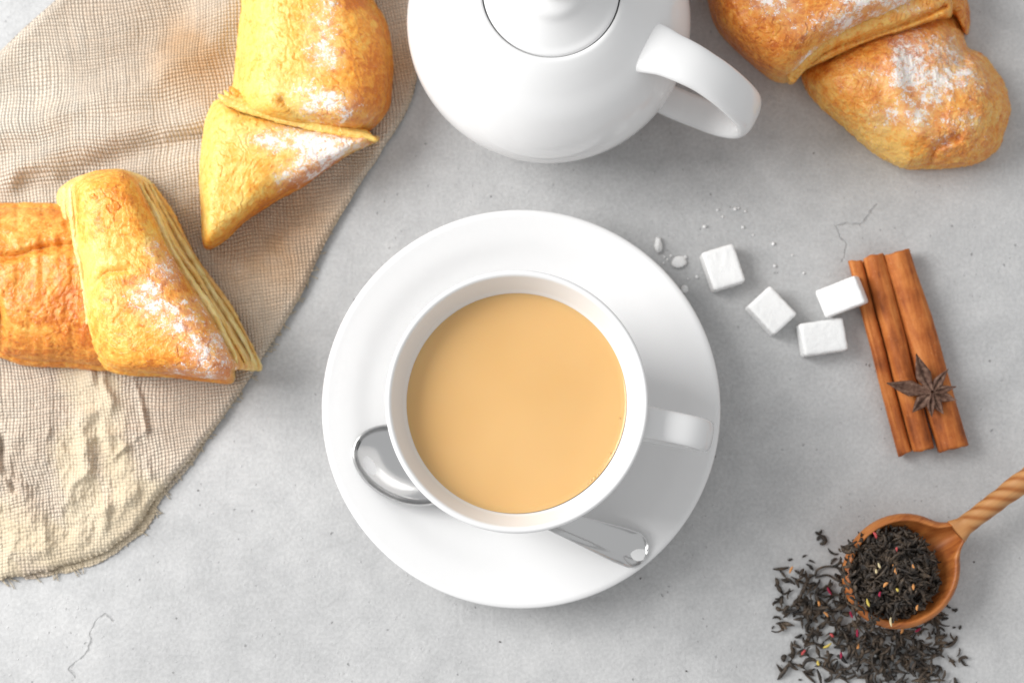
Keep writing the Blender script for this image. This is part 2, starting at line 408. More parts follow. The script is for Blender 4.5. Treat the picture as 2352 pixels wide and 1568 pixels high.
# ------------------------------------------------------------------ cup of milk tea
ZR, ZT = 7.35, 6.15
rim = P(1187, 919, ZR); tea = P(1184.5, 922, ZT)
ux, uy = rim.x, rim.y
R_r = 302 / F * (H - ZR) / ct; R_t = 251.5 / F * (H - ZT) / ct
outer = [(0, .75), (2.0, .75), (2.05, .46), (2.35, .46), (2.45, .85), (2.9, 1.4), (3.45, 2.6), (3.85, 4.0), (R_r - .22, 5.6), (R_r - .07, 6.7), (R_r, ZR - .13)]
inner = [(R_r - .03, ZR - .03), (R_r - .11, ZR), (R_r - .20, ZR - .05), (R_r - .28, ZR - .25), (R_t + .10, ZT + .25), (R_t - .02, ZT - .1), (3.5, 4.2), (3.0, 2.6), (2.2, 1.4), (0, 1.0)]
cup = thing('teacup', 'white porcelain teacup full of milky tea on the saucer', 'cup', (ux, uy, .46))
V, Fc = lathe(np.concatenate([spline(outer, 90), spline(inner, 110)]), 192); V += (ux, uy, 0)
adopt(cup, mesh_obj('cup_body', V, Fc, M_white))
# handle: strap in a vertical plane running right and slightly towards the viewer
a0 = P(1490, 969, 6.3); a1 = P(1600, 993, 6.1)
hd = Vector((a1.x - a0.x, a1.y - a0.y, 0)).normalized()
oc = Vector((a0.x, a0.y, 0)); oc = oc - hd * ((oc - Vector((ux, uy, 0))).dot(hd))
side = np.array([-hd.y, hd.x, 0])
prof_h = spline([(R_r - .42, 6.05), (R_r + .2, 6.32), (R_r + 1.45, 6.30), (R_r + 2.16, 5.75), (R_r + 2.28, 4.9), (R_r + 1.8, 3.9), (R_r + .7, 3.0), (R_r - .55, 2.55), (R_r - 1.1, 2.5)], 60)
path = np.array([[oc.x + hd.x * r, oc.y + hd.y * r, z] for r, z in prof_h])
V, Fl = sweep(path, side, np.interp(np.linspace(0, 1, 60), [0, .1, .5, .9, 1], [.62, .53, .55, .5, .6]), .21, 28, 2.7)
adopt(cup, mesh_obj('handle', V, Fl, M_white))
# the tea: a thing held by the cup, with a meniscus and a few added bubbles shaped to stand for a glint at its edge
mp = [(R_t + .03, ZT + .06), (R_t - .05, ZT + .015), (R_t - .14, ZT), (R_t * .7, ZT), (R_t * .35, ZT), (0, ZT)]
V, Fc = lathe(spline(mp, 30), 160); V += (float(tea.x), float(tea.y), 0)
mt = mesh_obj('milk_tea', V, Fc, M_tea); recenter(mt, (tea.x, tea.y, ZT))
tag(mt, 'smooth tan milky tea filling the white teacup', 'tea')
for i, (x, y, rb) in enumerate([(1366, 1098, .07), (1374, 1090, .05), (1358, 1104, .045), (1380, 1082, .035), (1402, 1040, .03), (1424, 960, .03), (1350, 1112, .03)]):
    q = P(x, y, ZT); u = np.linspace(.12, np.pi / 2, 8)
    V, Fc = lathe([(rb * math.sin(t), rb * .7 * math.cos(t)) for t in u][::-1] + [(0, rb * .7)], 16)
    bb_ = mesh_obj('glint_bubble', V, Fc, M_tea, mt); bb_.location = ((q.x - tea.x) * S, (q.y - tea.y) * S, 0.0001)

# ------------------------------------------------------------------ spoons
def spoon_bowl(cx, cy, ang, a, bb, z0, depth, thick, neck=0.0, nwid=.28, nr=40, na=120, tilt=0.0, egg=0.0, ex=1.6):
    """returns V,F of a closed bowl in cm; long axis at ang, neck side at +axis"""
    phi = np.linspace(0, 2 * np.pi, na, endpoint=False)
    R = 1 / np.sqrt((np.cos(phi) / a) ** 2 + (np.sin(phi) / bb) ** 2) * (1 - egg * np.cos(phi))
    dphi = (phi + np.pi) % (2 * np.pi) - np.pi
    R = R + neck * np.exp(-(dphi / nwid) ** 2)
    r = np.linspace(0, 1, nr)[::-1]
    def surf(off, shr):
        rr = r[:, None]
        X = rr * (R - shr)[None] * np.cos(phi)[None]; Y = rr * (R - shr)[None] * np.sin(phi)[None]
        Z = z0 - depth * (1 - np.clip(rr, 0, 1) ** (2 * ex)) ** (1 / ex * .9) - off + np.zeros_like(X)
        lift = tilt * X
        return np.stack([X, Y, Z + lift], -1)
    inn = surf(0, thick * .8); out = surf(thick, 0)[::-1]
    lip = [];
    for t in (0.2, .5, .8):
        A = inn[:1]; B = out[-1:]; m_ = A * (1 - t) + B * t
        m_[..., 2] += thick * .35 * math.sin(math.pi * t); lip.append(m_)
    G = np.concatenate([out, lip[2], lip[1], lip[0], inn])
    n = len(G); c, s_ = math.cos(ang), math.sin(ang)
    V = G.reshape(-1, 3).copy(); x = V[:, 0] * c - V[:, 1] * s_ + cx; y = V[:, 0] * s_ + V[:, 1] * c + cy
    V[:, 0], V[:, 1] = x, y
    return V, grid_faces(n, na, True)
zsp = 1.95
sb = P(925, 1065, zsp); A_ = -math.atan(.43); PC = (H - zsp) / F / ct
spoon = thing('steel_spoon', 'polished steel teaspoon lying on the saucer beside the cup', 'spoon', (sb.x, sb.y, 1.2))
V, Fc = spoon_bowl(sb.x, sb.y, A_, 126 * PC, 86 * PC, 1.98, .62, .09, neck=.35, nwid=.30, tilt=-.01, egg=-.04)
adopt(spoon, mesh_obj('bowl', V, Fc, M_steel))
A2 = -math.atan(.370); ax_ = np.array([math.cos(A2), math.sin(A2)]); tot = 716 * PC
s0 = 118 * PC; hs = np.linspace(s0, tot - 126 * PC + .02, 90); u = (hs - s0) / (hs[-1] - s0)
zz = np.interp(u, [0, .12, .35, .7, 1], [1.90, 2.05, 2.30, 2.22, 2.02])
zz = np.convolve(np.pad(zz, 6, 'edge'), np.ones(13) / 13, 'valid')
wd = np.interp(u, [0, .1, .3, .6, .85, .95, 1], [.62, .34, .26, .46, .66, .69, .66])
endr = .66; rem = (hs[-1] - hs); cap_ = np.where(rem < endr, np.sqrt(np.clip(1 - ((endr - rem) / endr) ** 2, .0004, 1)), 1); wd = wd * cap_
off = np.interp(u, [0, 1], [0, 0])
nu, nv = len(hs), 25
vv = np.linspace(-1, 1, nv)
X = sb.x + ax_[0] * hs[:, None] - ax_[1] * wd[:, None] * vv; Y = sb.y + ax_[1] * hs[:, None] + ax_[0] * wd[:, None] * vv
dish = .36 * np.interp(u, [0, .3, .55, .9, 1], [.5, -.3, .5, 1, .6])
Zt = zz[:, None] - dish[:, None] * (1 - np.abs(vv) ** 2.2) * np.minimum(1, wd[:, None] / .3) + .05
Zb = zz[:, None] - dish[:, None] * .8 - .05 - .03 * (1 - vv ** 2) + 0 * Zt
G = np.concatenate([np.stack([X, Y, Zt], -1), np.stack([X, Y, Zb], -1)[:, ::-1]], 1)
adopt(spoon, mesh_obj('handle', G.reshape(-1, 3), grid_faces(nu, 2 * nv, True), M_steel))

# ------------------------------------------------------------------ teapot
ZE = 3.9
tc = P(1260, 53, ZE); R_e = 331 / F * (H - ZE) / ct * 1.005
ZL = 7.6
lidc = P(1264, -25, ZL); R_l = 156 / F * (H - ZL) / ct * 1.055
tx, ty = tc.x, tc.y
pot = thing('teapot', 'round white porcelain teapot with lid and strap handle at the top edge', 'teapot', (tx, ty, 0))
body = [(0, .25), (2.3, .25), (2.5, 0), (2.85, 0), (3.1, .35), (4.3, 1.3), (R_e - .28, 2.6), (R_e, ZE), (R_e - .22, 5.0), (R_e - .9, 6.05), (R_e - 1.7, 6.75), (R_l + .55, 7.20), (R_l + .18, 7.42), (R_l + .10, 7.44)]
bodyi = [(R_l + .015, 7.41), (R_l - .0, 7.2), (R_l - .02, 6.9), (R_l - .35, 6.85), (R_l - .4, 6.6), (3.6, 6.0), (3.4, 3.0), (2, 1), (0, .8)]
V, Fc = lathe(np.concatenate([spline(body, 150), spline(bodyi, 60)]), 224); V += (tx, ty, 0)
adopt(pot, mesh_obj('pot_body', V, Fc, M_white))
lx, ly = tx, ty
lidp = [(0, 6.7), (R_l - .5, 6.7), (R_l - .45, 7.0), (R_l - .07, 7.06), (R_l - .04, 7.36), (R_l - .10, 7.44), (R_l - .35, 7.54), (R_l * .6, 7.95), (1.15, 8.25), (.72, 8.42), (.58, 8.7), (.70, 9.05), (1.0, 9.35), (1.02, 9.7), (.75, 9.98), (.35, 10.1), (0, 10.12)]
V, Fc = lathe(spline(lidp, 150), 160); V += (lx, ly, 0)
adopt(pot, mesh_obj('lid', V, Fc, M_white))
def pot_point(px, py, z): return np.array(P(px, py, z))
e0 = P(1502, 128, 6.5); e1 = P(1722, 262, 4.6)
hv = Vector((e1.x - tx, e1.y - ty, 0)); hv.normalize()
side = np.array([-hv.y, hv.x, 0])
# handle centre line given as points seen in the photograph with their heights
ctrl = [(1485, 108, 6.30), (1530, 130, 6.62), (1600, 158, 6.65), (1664, 205, 6.1), (1714, 262, 4.9), (1698, 300, 3.6), (1650, 294, 2.5), (1580, 264, 1.9), (1500, 230, 1.7), (1440, 210, 1.7)]
cl = []
for (x, y, z) in ctrl:
    q = P(x, y, z); r = (q.x - tx) * hv.x + (q.y - ty) * hv.y; cl.append((r, z))
print('teapot handle r,z', [(round(a, 2), b) for a, b in cl], 'R_e', R_e, 'dir', math.degrees(math.atan2(hv.y, hv.x)))
cl = spline(cl, 70)
path = np.array([[tx + hv.x * r, ty + hv.y * r, z] for r, z in cl])
V, Fl = sweep(path, side, np.interp(np.linspace(0, 1, 70), [0, .08, .2, .45, .6, .75, 1], [1.0, .82, .74, .76, .70, .62, .62]), .30, 32, 2.3)
adopt(pot, mesh_obj('handle', V, Fl, M_white))
sv = Vector((math.cos(math.radians(138)), math.sin(math.radians(138)), 0))
sp_ = spline([(4.0, 3.2), (5.6, 3.9), (6.8, 5.0), (7.5, 6.3), (8.3, 7.3)], 40)
path = np.array([[tx + sv.x * r, ty + sv.y * r, z] for r, z in sp_])
V, Fl = sweep(path, np.array([-sv.y, sv.x, 0]), np.interp(np.linspace(0, 1, 40), [0, .5, 1], [1.5, .85, .6]), np.interp(np.linspace(0, 1, 40), [0, .5, 1], [1.5, .8, .55]), 28, 2.0)
adopt(pot, mesh_obj('spout', V, Fl, M_white))

# ------------------------------------------------------------------ linen napkin
Rr = [(985, -160), (968, 0), (955, 195), (900, 312), (815, 442), (745, 562), (690, 682), (615, 802), (545, 912), (485, 992), (430, 1062), (352, 1152), (322, 1200), (240, 1262), (130, 1302), (0, 1328), (-160, 1345)]
Ll = [(330, -160), (150, -25), (128, 0), (58, 62), (0, 118), (-60, 170), (-160, 250), (-230, 400), (-260, 700), (-260, 1000), (-240, 1345)]
def napkin_layer(name, Rr, Ll, nu, nv, zt, amp, zoff=0.0, fold=True, seed=3, edge_noise=0):
    Rp = spline(Rr, nu); Lp = spline(Ll, nu)
    v = np.linspace(0, 1, nv); v = 1 - (1 - v) ** 1.35
    PX = Lp[:, None, 0] * (1 - v) + Rp[:, None, 0] * v; PY = Lp[:, None, 1] * (1 - v) + Rp[:, None, 1] * v
    px, py = PX.ravel(), PY.ravel()
    # wobble of the hem line
    x0, y0 = at(px, py, 0); q = np.stack([x0, y0, 0 * x0 + seed], 1)
    # distance to the visible rim, cm
    dR = np.min(np.hypot(px[:, None] - Rp[None, ::4, 0], py[:, None] - Rp[None, ::4, 1]), 1) / 59.4
    dL = np.min(np.hypot(px[:, None] - Lp[None, ::4, 0], py[:, None] - Lp[None, ::4, 1]), 1) / 59.4
    wR = .30; z = zt * np.sqrt(np.clip(1 - (1 - np.clip(dR / wR, 0, 1)) ** 2, 0, 1)) 
    z = z * np.sqrt(np.clip(1 - (1 - np.clip(dL / .35, 0, 1)) ** 2, 0.0, 1))
    inn = np.clip(np.minimum(dR, dL) / 1.2, 0, 1); inn = inn * inn * (3 - 2 * inn)
    if fold:
        z = z + inn * amp * fbm(q * .22, 3, 5)
        def ridge(pts, wcm, hcm, wob=0.25):
            nonlocal z
            pp = spline(pts, 60); j = q.copy()
            ox = wob * vn(j * .9, 21) * 59; oy = wob * vn(j * .9 + 40, 22) * 59
            dd = np.min(np.hypot((px + ox)[:, None] - pp[None, :, 0], (py + oy)[:, None] - pp[None, :, 1]), 1) / 59.4
            fade = 1
            brk = np.clip(.5 + 1.3 * vn(j * 1.1 + 70, 24), 0, 1) if wcm < .37 else 1
            z = z + hcm * brk * np.exp(-(dd / wcm) ** 2) * np.clip(inn + .25, 0, 1)
        # soft folds across the upper cloth
        ridge([(-80, 320), (120, 262), (300, 205), (470, 100), (560, -40)], 1.0, .40)
        ridge([(-80, 250), (150, 200), (330, 120), (430, -40)], .8, -.25)
        ridge([(40, 390), (200, 330), (330, 300), (470, 262)], .6, .34)
        ridge([(60, 440), (230, 385), (400, 330), (470, 310)], .5, -.26)
        ridge([(380, 500), (430, 455), (560, 400)], .28, .16)
        ridge([(440, 610), (560, 560), (700, 480), (860, 360)], .8, -.14)
        # crumpled lower corner
        m = np.clip((py - 840) / 160, 0, 1) * np.clip((430 - px) / 120, 0, 1) * np.clip(inn + .3, 0, 1)
        ridge([(195, 850), (200, 930), (178, 1010), (195, 1080), (172, 1160), (165, 1250)], .34, .22, .4)
        ridge([(240, 870), (238, 960), (262, 1050), (258, 1130), (240, 1230)], .22, .18, .35)
        ridge([(310, 850), (325, 940), (335, 1020), (345, 1100)], .10, .20, .12)
        ridge([(262, 1060), (300, 1010), (335, 980)], .10, .12, .15)
        ridge([(0, 980), (8, 1060), (30, 1120)], .16, -.35, .1)
        ridge([(-20, 1040), (60, 1150), (100, 1220)], .35, .18, .3)
        ridge([(30, 1290), (120, 1240), (210, 1180), (300, 1120)], .30, .18, .3)
        z = z + m * .15 * ridged(q * .7, 3, 31) + m * .06 * ridged(q * 1.7, 4, 37) + m * .03 * ridged(q * 5, 2, 39)
        z = z + inn * .018 * fbm(q * 1.6, 3, 41)
    z = np.maximum(z, 0.03 * np.clip(np.minimum(dR, dL) / .1, 0, 1)) + zoff
    cream = np.zeros_like(px); stain = np.zeros_like(px)
    def near(pts, wcm, arr, gain=1):
        pp = spline(pts, 60); dd = np.min(np.hypot(px[:, None] - pp[None, :, 0], py[:, None] - pp[None, :, 1]), 1) / 59.4
        return np.maximum(arr, gain * np.exp(-(dd / wcm) ** 4))
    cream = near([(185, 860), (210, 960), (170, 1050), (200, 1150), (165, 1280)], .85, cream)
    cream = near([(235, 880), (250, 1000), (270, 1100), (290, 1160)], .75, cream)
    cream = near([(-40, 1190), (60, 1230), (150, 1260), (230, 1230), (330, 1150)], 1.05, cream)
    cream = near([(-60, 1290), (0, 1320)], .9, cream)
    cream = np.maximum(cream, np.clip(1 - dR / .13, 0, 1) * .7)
    cream = np.clip(cream + .55 * (fbm(q * 1.3, 3, 61)) * (cream > .03) * (cream < .99), 0, 1)
    for (bx, by, br, ga) in ((450, 130, 110, .95), (600, 560, 140, .9), (690, 500, 120, .7), (420, 600, 100, .5), (930, 150, 70, .8), (520, 700, 90, .4)):
        stain = np.maximum(stain, ga * np.exp(-(((px - bx) ** 2 + (py - by) ** 2) / br ** 2)))
    stain = np.clip(stain * (1 + .6 * fbm(q * .6, 3, 71)), 0, 1)
    # hem wobble
    wob = np.clip(1 - dR / .4, 0, 1) * (.05 * fbm(q * 1.4, 3, 81) + .09 * ridged(q * 1.2, 3, 84) * np.clip((py - 1130) / 100, 0, 1))
    x, y = at(px, py, z)
    x = x + wob * .8; y = y - wob
    V = np.stack([x, y, z], 1)
    return mesh_obj(name, V, grid_faces(nu, nv), M_linen, attrs={'cream': cream, 'stain': stain})
nap = thing('linen_napkin', 'crumpled beige linen napkin under the two croissants on the left', 'napkin', (-10, 5, 0))
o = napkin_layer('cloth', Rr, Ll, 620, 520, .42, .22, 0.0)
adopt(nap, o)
Rl = [(700, 640), (612, 806), (540, 918), (484, 998), (440, 1066), (368, 1152), (345, 1200), (262, 1270), (175, 1308), (120, 1316), (60, 1330)]
Lw = [(600, 640), (500, 800), (440, 900), (380, 980), (330, 1050), (260, 1100), (220, 1140), (150, 1190), (100, 1230), (60, 1250), (0, 1280)]
adopt(nap, napkin_layer('under_fold', Rl, Lw, 260, 60, .12, 0, 0.0, fold=False, seed=8))

VV, FF, k = [], [], 0
rf = np.random.RandomState(12); hem = spline(Rr, 900)
for i in range(150):
    q = hem[rf.randint(330, 860)] if i % 3 else hem[rf.randint(640, 860)]
    L_ = rf.uniform(.12, .45) * (1.5 if q[1] > 1120 else .8)
    p0 = np.array(P(q[0] - rf.uniform(0, 6), q[1] - rf.uniform(0, 6), .16)); a_ = rf.uniform(-1.9, .5)
    t_ = np.linspace(0, 1, 7)[:, None]; dv = np.array([math.cos(a_), math.sin(a_), 0]); nv_ = np.array([-dv[1], dv[0], 0])
    pth = p0 + dv * t_ * L_ + nv_ * rf.uniform(-.12, .12) * t_ ** 2 + np.array([0, 0, -.12]) * t_ ** 1.5
    V, Fl = sweep(pth, nv_, .018, .018, 5); VV.append(V); FF += [tuple(j + k for j in f) for f in Fl]; k += len(V)
o = mesh_obj('frayed_thread', np.concatenate(VV), FF, M_linen, attrs={'cream': np.ones(k), 'stain': np.zeros(k)}); o['kind'] = 'stuff'
adopt(nap, o)

# ------------------------------------------------------------------ pastries
def seg_project(pts, sk):
    best = None; bd = None
    for i in range(len(sk) - 1):
        a = np.asarray(sk[i], float); b_ = np.asarray(sk[i + 1], float); ab = b_ - a
        t = np.clip(((pts - a) @ ab) / (ab @ ab), 0, 1)[:, None]; q = a + t * ab; dd = np.linalg.norm(pts - q, axis=1)
        if best is None: best, bd = q.copy(), dd
        else:
            mk = dd < bd; best[mk] = q[mk]; bd[mk] = dd[mk]
    return best
def pastry(name, outline, skel, m, zbase, zedge, ztop, top=None, inset=.06, n=560, wall=30, dome=84, ex=.85, layers=0, lay_amp=.05,
           rough_amp=.045, zf=None, toast=None, powder=(), cut=None, seed=1, flakes=.02, flat=2.3, fe=.75):
    B = spline(outline, n, closed=True)
    sk = np.asarray(skel, float)
    if top is not None: T_ = spline(top, n, closed=True)
    if top is not None:
        # resample so that both rims keep the correspondence of their control points
        kk = len(outline)
        def by_ctrl(pts):
            p = np.asarray(pts, float); out = []
            per = n // kk; 
            for i in range(kk):
                a, b_, c, d_ = p[(i - 1) % kk], p[i], p[(i + 1) % kk], p[(i + 2) % kk]
                t = np.linspace(0, 1, per, endpoint=False)[:, None]
                out.append(.5 * (2 * b_ + (c - a) * t + (2 * a - 5 * b_ + 4 * c - d_) * t ** 2 + (3 * b_ - a - 3 * c + d_) * t ** 3))
            return np.concatenate(out)
        B = by_ctrl(outline); T_ = by_ctrl(top); n = len(B)
    else:
        Q = seg_project(B, sk); T_ = B + (Q - B) * inset
    # foot points slide along the skeleton, smoothed round the loop, so the top closes on it
    skd = spline(sk, 200); ssk = np.linspace(0, 1, 200)
    k_n = np.argmin(np.linalg.norm(T_[:, None] - skd[None], axis=2), 1); par = ssk[k_n]
    for _ in range(int(n * .25)): par = .25 * np.roll(par, 1) + .5 * par + .25 * np.roll(par, -1)
    par = (par - par.min()) / max(par.max() - par.min(), 1e-6)
    Q = np.stack([np.interp(par, ssk, skd[:, j]) for j in (0, 1)], 1)
    rows_xy, rows_z, rows_w = [], [], []
    cen = B + (seg_project(B, sk) - B) * .14
    rows_xy.append(cen); rows_z.append(np.full(n, zbase)); rows_w.append(0)
    for k in range(wall):
        t = k / (wall - 1)
        xy = B + (T_ - B) * t
        if top is None:
            bulge = math.sin(math.pi * t) * .03; xy = B + (Q - B) * (inset * t - bulge * .5 + .05 * (1 - t) ** 3)
        if layers: 
            gq = (1 - abs(math.sin(math.pi * layers * t))) ** 1.6
            xy = xy + (Q - xy) * (gq * lay_amp)
        rows_xy.append(xy); rows_z.append(np.full(n, zbase + (zedge - zbase) * (.04 + .96 * t))); rows_w.append(t)
    for k in range(1, dome + 1):
        f = k / dome * math.pi / 2
        c = 1 - math.cos(f) ** ex if True else 0
        c = k / dome; c = c ** 1.25
        zz_ = (1 - (1 - c) ** (1 / (1 - .55 * ex) )) if False else (1 - (1 - c) ** flat) ** fe
        rows_xy.append(T_ + (Q - T_) * c); rows_z.append(np.full(n, zedge + (ztop - zedge) * zz_)); rows_w.append(1 + c)
    XY = np.concatenate(rows_xy); Z = np.concatenate(rows_z); W = np.repeat(rows_w, n)
    px, py = XY[:, 0], XY[:, 1]
    if zf is not None: Z = Z + zf(px, py) * np.clip(W, 0, 1)
    x, y = at(px, py, Z); V = np.stack([x, y, Z], 1)
    Fc = grid_faces(len(rows_w), n, True)
    N = normals(V, Fc)
    tgt = 1.0
    tq = (fbm(V * np.array([.75, .75, 1.5]) + seed * 1.7, 4, seed + 60) + 1) * 5; tf_ = tq - np.floor(tq)
    terr = np.clip((tf_ - .0) / .14, 0, 1); terr = terr * (1 - .55 * tf_)
    disp = .04 * terr + rough_amp * 1.1 * fbm(V * .75 + seed, 3, seed) + rough_amp * .32 * ridged(V * 2.6 + seed, 3, seed + 5) + flakes * np.maximum(0, ridged(V * np.array([4.5, 4.5, 6]) + seed, 2, seed + 9) - .35)
    up = np.clip(N[:, 2], -1, 1)
    sgn = 1 if np.mean(N[-n * 10:, 2]) > 0 else -1
    if sgn < 0: Fc = Fc[:, ::-1].copy(); N = -N
    if layers:
        w_ = (W > 0) & (W < 1)
        disp = disp + w_ * .03 * fbm(V * np.array([.8, .8, 7]) + seed, 2, seed + 20)
    V = V + N * (disp * np.clip(W * 4 + .1, 0, 1))[:, None]
    V[:, 2] = np.maximum(V[:, 2], zbase - .02)
    q = np.stack([x, y, Z], 1)
    to = np.full(len(px), .5) if toast is None else toast(px, py)
    to = to + .16 * (tf_ < .13) - .05 * tf_
    if layers: to = to + np.where((W > 0) & (W < 1), .55 * (1 - np.abs(np.sin(math.pi * layers * W))) ** 1.3 - .14, 0)
    po = np.zeros(len(px))
    for (bx, by, rx, ry, an, ga) in powder:
        c_, s_ = math.cos(an), math.sin(an); dx, dy = px - bx, py - by
        u_, v_ = (dx * c_ + dy * s_) / 1.3, (-dx * s_ + dy * c_) / 1.3
        po = np.maximum(po, ga * np.exp(-((u_ / rx) ** 2 + (v_ / ry) ** 2)))
    po = np.clip(po * (.95 + .75 * fbm(q * 1.3 + 5, 3, seed + 40)), 0, 1) * (W > .75)
    cu = np.zeros(len(px)) if cut is None else cut(px, py, W) * (1 - .85 * (1 - np.abs(np.sin(math.pi * max(layers, 1) * W))) ** 1.1 * (W < 1))
    return mesh_obj(name, V, Fc, m, attrs={'toast': np.clip(to, 0, 1), 'powder': po, 'cut': np.clip(cu, 0, 1)})
def blob(px, py, bx, by, r, ga): return ga * np.exp(-((px - bx) ** 2 + (py - by) ** 2) / r ** 2)
def line_d(px, py, pts):
    pp = spline(pts, 80); return np.min(np.hypot(px[:, None] - pp[None, :, 0], py[:, None] - pp[None, :, 1]), 1)

# --- croissant at the top of the napkin
pc = P(680, 250, 0)
croA = thing('croissant', 'golden croissant with white powder beside the teapot on the napkin', 'croissant', (pc.x, pc.y, .5))
zn = .45
oA = [(566, -90), (552, 20), (540, 90), (531, 180), (528, 225), (560, 262), (640, 288), (720, 300), (800, 312), (850, 303), (893, 258), (903, 215), (907, 140), (893, 50), (862, -2), (835, -90)]
adopt(croA, pastry('middle_roll', oA, [(690, -40), (712, 60), (722, 170), (730, 215)], M_pa, zn, 1.5, 3.4, inset=.10, seed=11, flat=3.2, fe=.66,
    toast=lambda x, y: .18 + np.clip((x - 590) / 330, 0, 1) * .62 + blob(x, y, 810, 5, 22, .8) + blob(x, y, 850, 200, 70, .2),
    powder=[(745, 90, 40, 100, 0, .72), (740, 235, 90, 36, .25, .80), (700, 225, 40, 20, .2, .5)],
    zf=lambda x, y: -.25 * np.exp(-(line_d(x, y, [(650, 232), (700, 268), (745, 282), (800, 296)]) / 12) ** 2)))
# folded wrap strips along the seam
def strip(par, name, pts, wpx, z, m, seed, th=.07, toastv=.3, pw=(), cutv=0, zs=None):
    pp = spline(pts, 90); T = np.gradient(pp, axis=0); T /= np.linalg.norm(T, axis=1)[:, None]; N = np.stack([-T[:, 1], T[:, 0]], 1)
    tt = np.linspace(0, 1, 90); prof_w = wpx * np.sin(np.pi * np.clip(tt, .03, .97)) ** .4
    up_ = pp - N * prof_w[:, None]; lo = pp + N * prof_w[:, None]
    out = np.concatenate([up_[::6], lo[::-1][::6]])
    mid = pp[[4, 25, 45, 65, 85]]
    return adopt(par, pastry(name, out.tolist(), mid.tolist(), m, z - th, z, z + th, inset=.15, n=300, wall=8, dome=16, seed=seed, rough_amp=.03, flakes=.03, toast=lambda x, y: toastv + 0 * x, powder=pw, cut=(lambda x, y, W: cutv + 0 * x) if cutv else None))
strip(croA, 'wrap_layer', [(524, 205), (560, 228), (640, 255), (720, 278), (800, 300), (862, 318)], 17, 1.95, M_pa, 3, .07, .60)
strip(croA, 'wrap_layer', [(512, 213), (552, 236), (634, 261), (718, 283), (800, 303), (864, 318)], 15, 2.08, M_pa, 4, .07, .20)
strip(croA, 'wrap_layer', [(500, 222), (545, 243), (630, 266), (715, 288), (800, 306), (868, 319)], 12, 2.20, M_pa, 5, .07, .08, [(700, 300, 80, 10, .2, .5)])
tA = [(500, 226), (478, 250), (465, 300), (460, 420), (463, 500), (470, 572), (512, 556), (560, 512), (620, 472), (700, 425), (790, 360), (872, 319), (820, 312), (740, 300), (650, 278), (560, 250)]
adopt(croA, pastry('wrap_end', [(a, b_) for a, b_ in tA], [(500, 480), (540, 380), (600, 320), (700, 325), (780, 330)], M_pa, zn, 1.15, 2.55, inset=.08, seed=17, flat=4.0, fe=.62, layers=3, lay_amp=.02,
    toast=lambda x, y: .20 + .34 * np.clip((x - 480) / 250, 0, 1) + .6 * np.exp(-(line_d(x, y, [(470, 575), (520, 545), (620, 470), (760, 380)]) / 26) ** 2),
    powder=[(735, 335, 115, 32, .12, 1.0), (700, 375, 70, 34, -.5, .95), (660, 390, 40, 22, -.4, .6), (620, 330, 40, 20, 0, .3)]))

# --- croissant at the left edge
pc = P(220, 650, 0)
croB = thing('croissant', 'torn croissant with yellow cut side at the left edge of the napkin', 'croissant', (pc.x, pc.y, .5))
oB = [(-150, 470), (-60, 458), (0, 461), (120, 462), (240, 500), (300, 640), (310, 780), (270, 852), (150, 849), (60, 845), (0, 826), (-70, 802), (-150, 790)]
adopt(croB, pastry('rear_roll', oB, [(-80, 620), (40, 650), (180, 660)], M_pb, zn, 1.1, 2.6, inset=.10, seed=23, rough_amp=.025, flat=3.2, fe=.66,
    toast=lambda x, y: .55 + .15 * np.clip((y - 560) / 250, 0, 1) - blob(x, y, 60, 500, 50, .15) + blob(x, y, 160, 690, 60, .2),
    zf=lambda x, y: -.30 * np.exp(-(line_d(x, y, [(-60, 590), (30, 590), (90, 572), (190, 560)]) / 10) ** 2) - .25 * np.exp(-(line_d(x, y, [(-60, 640), (-5, 700), (0, 800)]) / 12) ** 2)
        + .05 * vn(np.stack([x / 14, y / 40, x * 0], 1), 7)))
# front roll: outer rim, inner rim of the domed top
bo = [(126, 455), (150, 420), (200, 398), (265, 388), (310, 396), (350, 418), (392, 480), (432, 560), (480, 628), (530, 705), (575, 780), (607, 838), (598, 852), (545, 832), (536, 880), (480, 878), (380, 866), (265, 858), (215, 822), (186, 750), (170, 640), (145, 540)]
to_ = [(172, 440), (180, 418), (212, 402), (262, 392), (292, 400), (312, 420), (345, 490), (380, 565), (425, 640), (468, 710), (510, 780), (534, 832), (536, 845), (530, 850), (524, 868), (478, 866), (385, 856), (275, 848), (232, 812), (208, 745), (196, 640), (180, 530)]
def cutB(x, y, W):
    right = 1 / (1 + np.exp(-(x - (300 + (y - 420) * .52)) / 8)); left = 1 / (1 + np.exp((x - (185 + (y - 450) * .06)) / 10)) * (y < 760)
    return np.clip(1.25 - W * .9, 0, 1) * np.maximum(right, left * .95) * (W < 1.02)
adopt(croB, pastry('front_roll', bo, [(262, 480), (300, 600), (350, 720), (400, 790)], M_pa, zn, 2.9, 4.0, top=to_, n=572, wall=60, seed=29, flat=3.6, fe=.62, layers=5, lay_amp=.16,
    toast=lambda x, y: .42 + .25 * np.clip((x - 230) / 200, 0, 1) - blob(x, y, 200, 600, 60, .25) + blob(x, y, 270, 440, 60, .25) + .25 * np.clip((y - 760) / 100, 0, 1) + blob(x, y, 260, 640, 40, .1),
    powder=[(345, 690, 62, 46, .6, .62), (420, 740, 55, 45, .8, .9), (480, 820, 42, 55, -.3, 1.0), (380, 620, 36, 60, -.5, .55), (350, 575, 26, 30, 0, .5), (260, 690, 60, 30, 0, .35), (430, 850, 60, 20, 0, .5)], cut=cutB,
    zf=lambda x, y: -.12 * np.exp(-(line_d(x, y, [(215, 660), (245, 628), (290, 622)]) / 7) ** 2)))

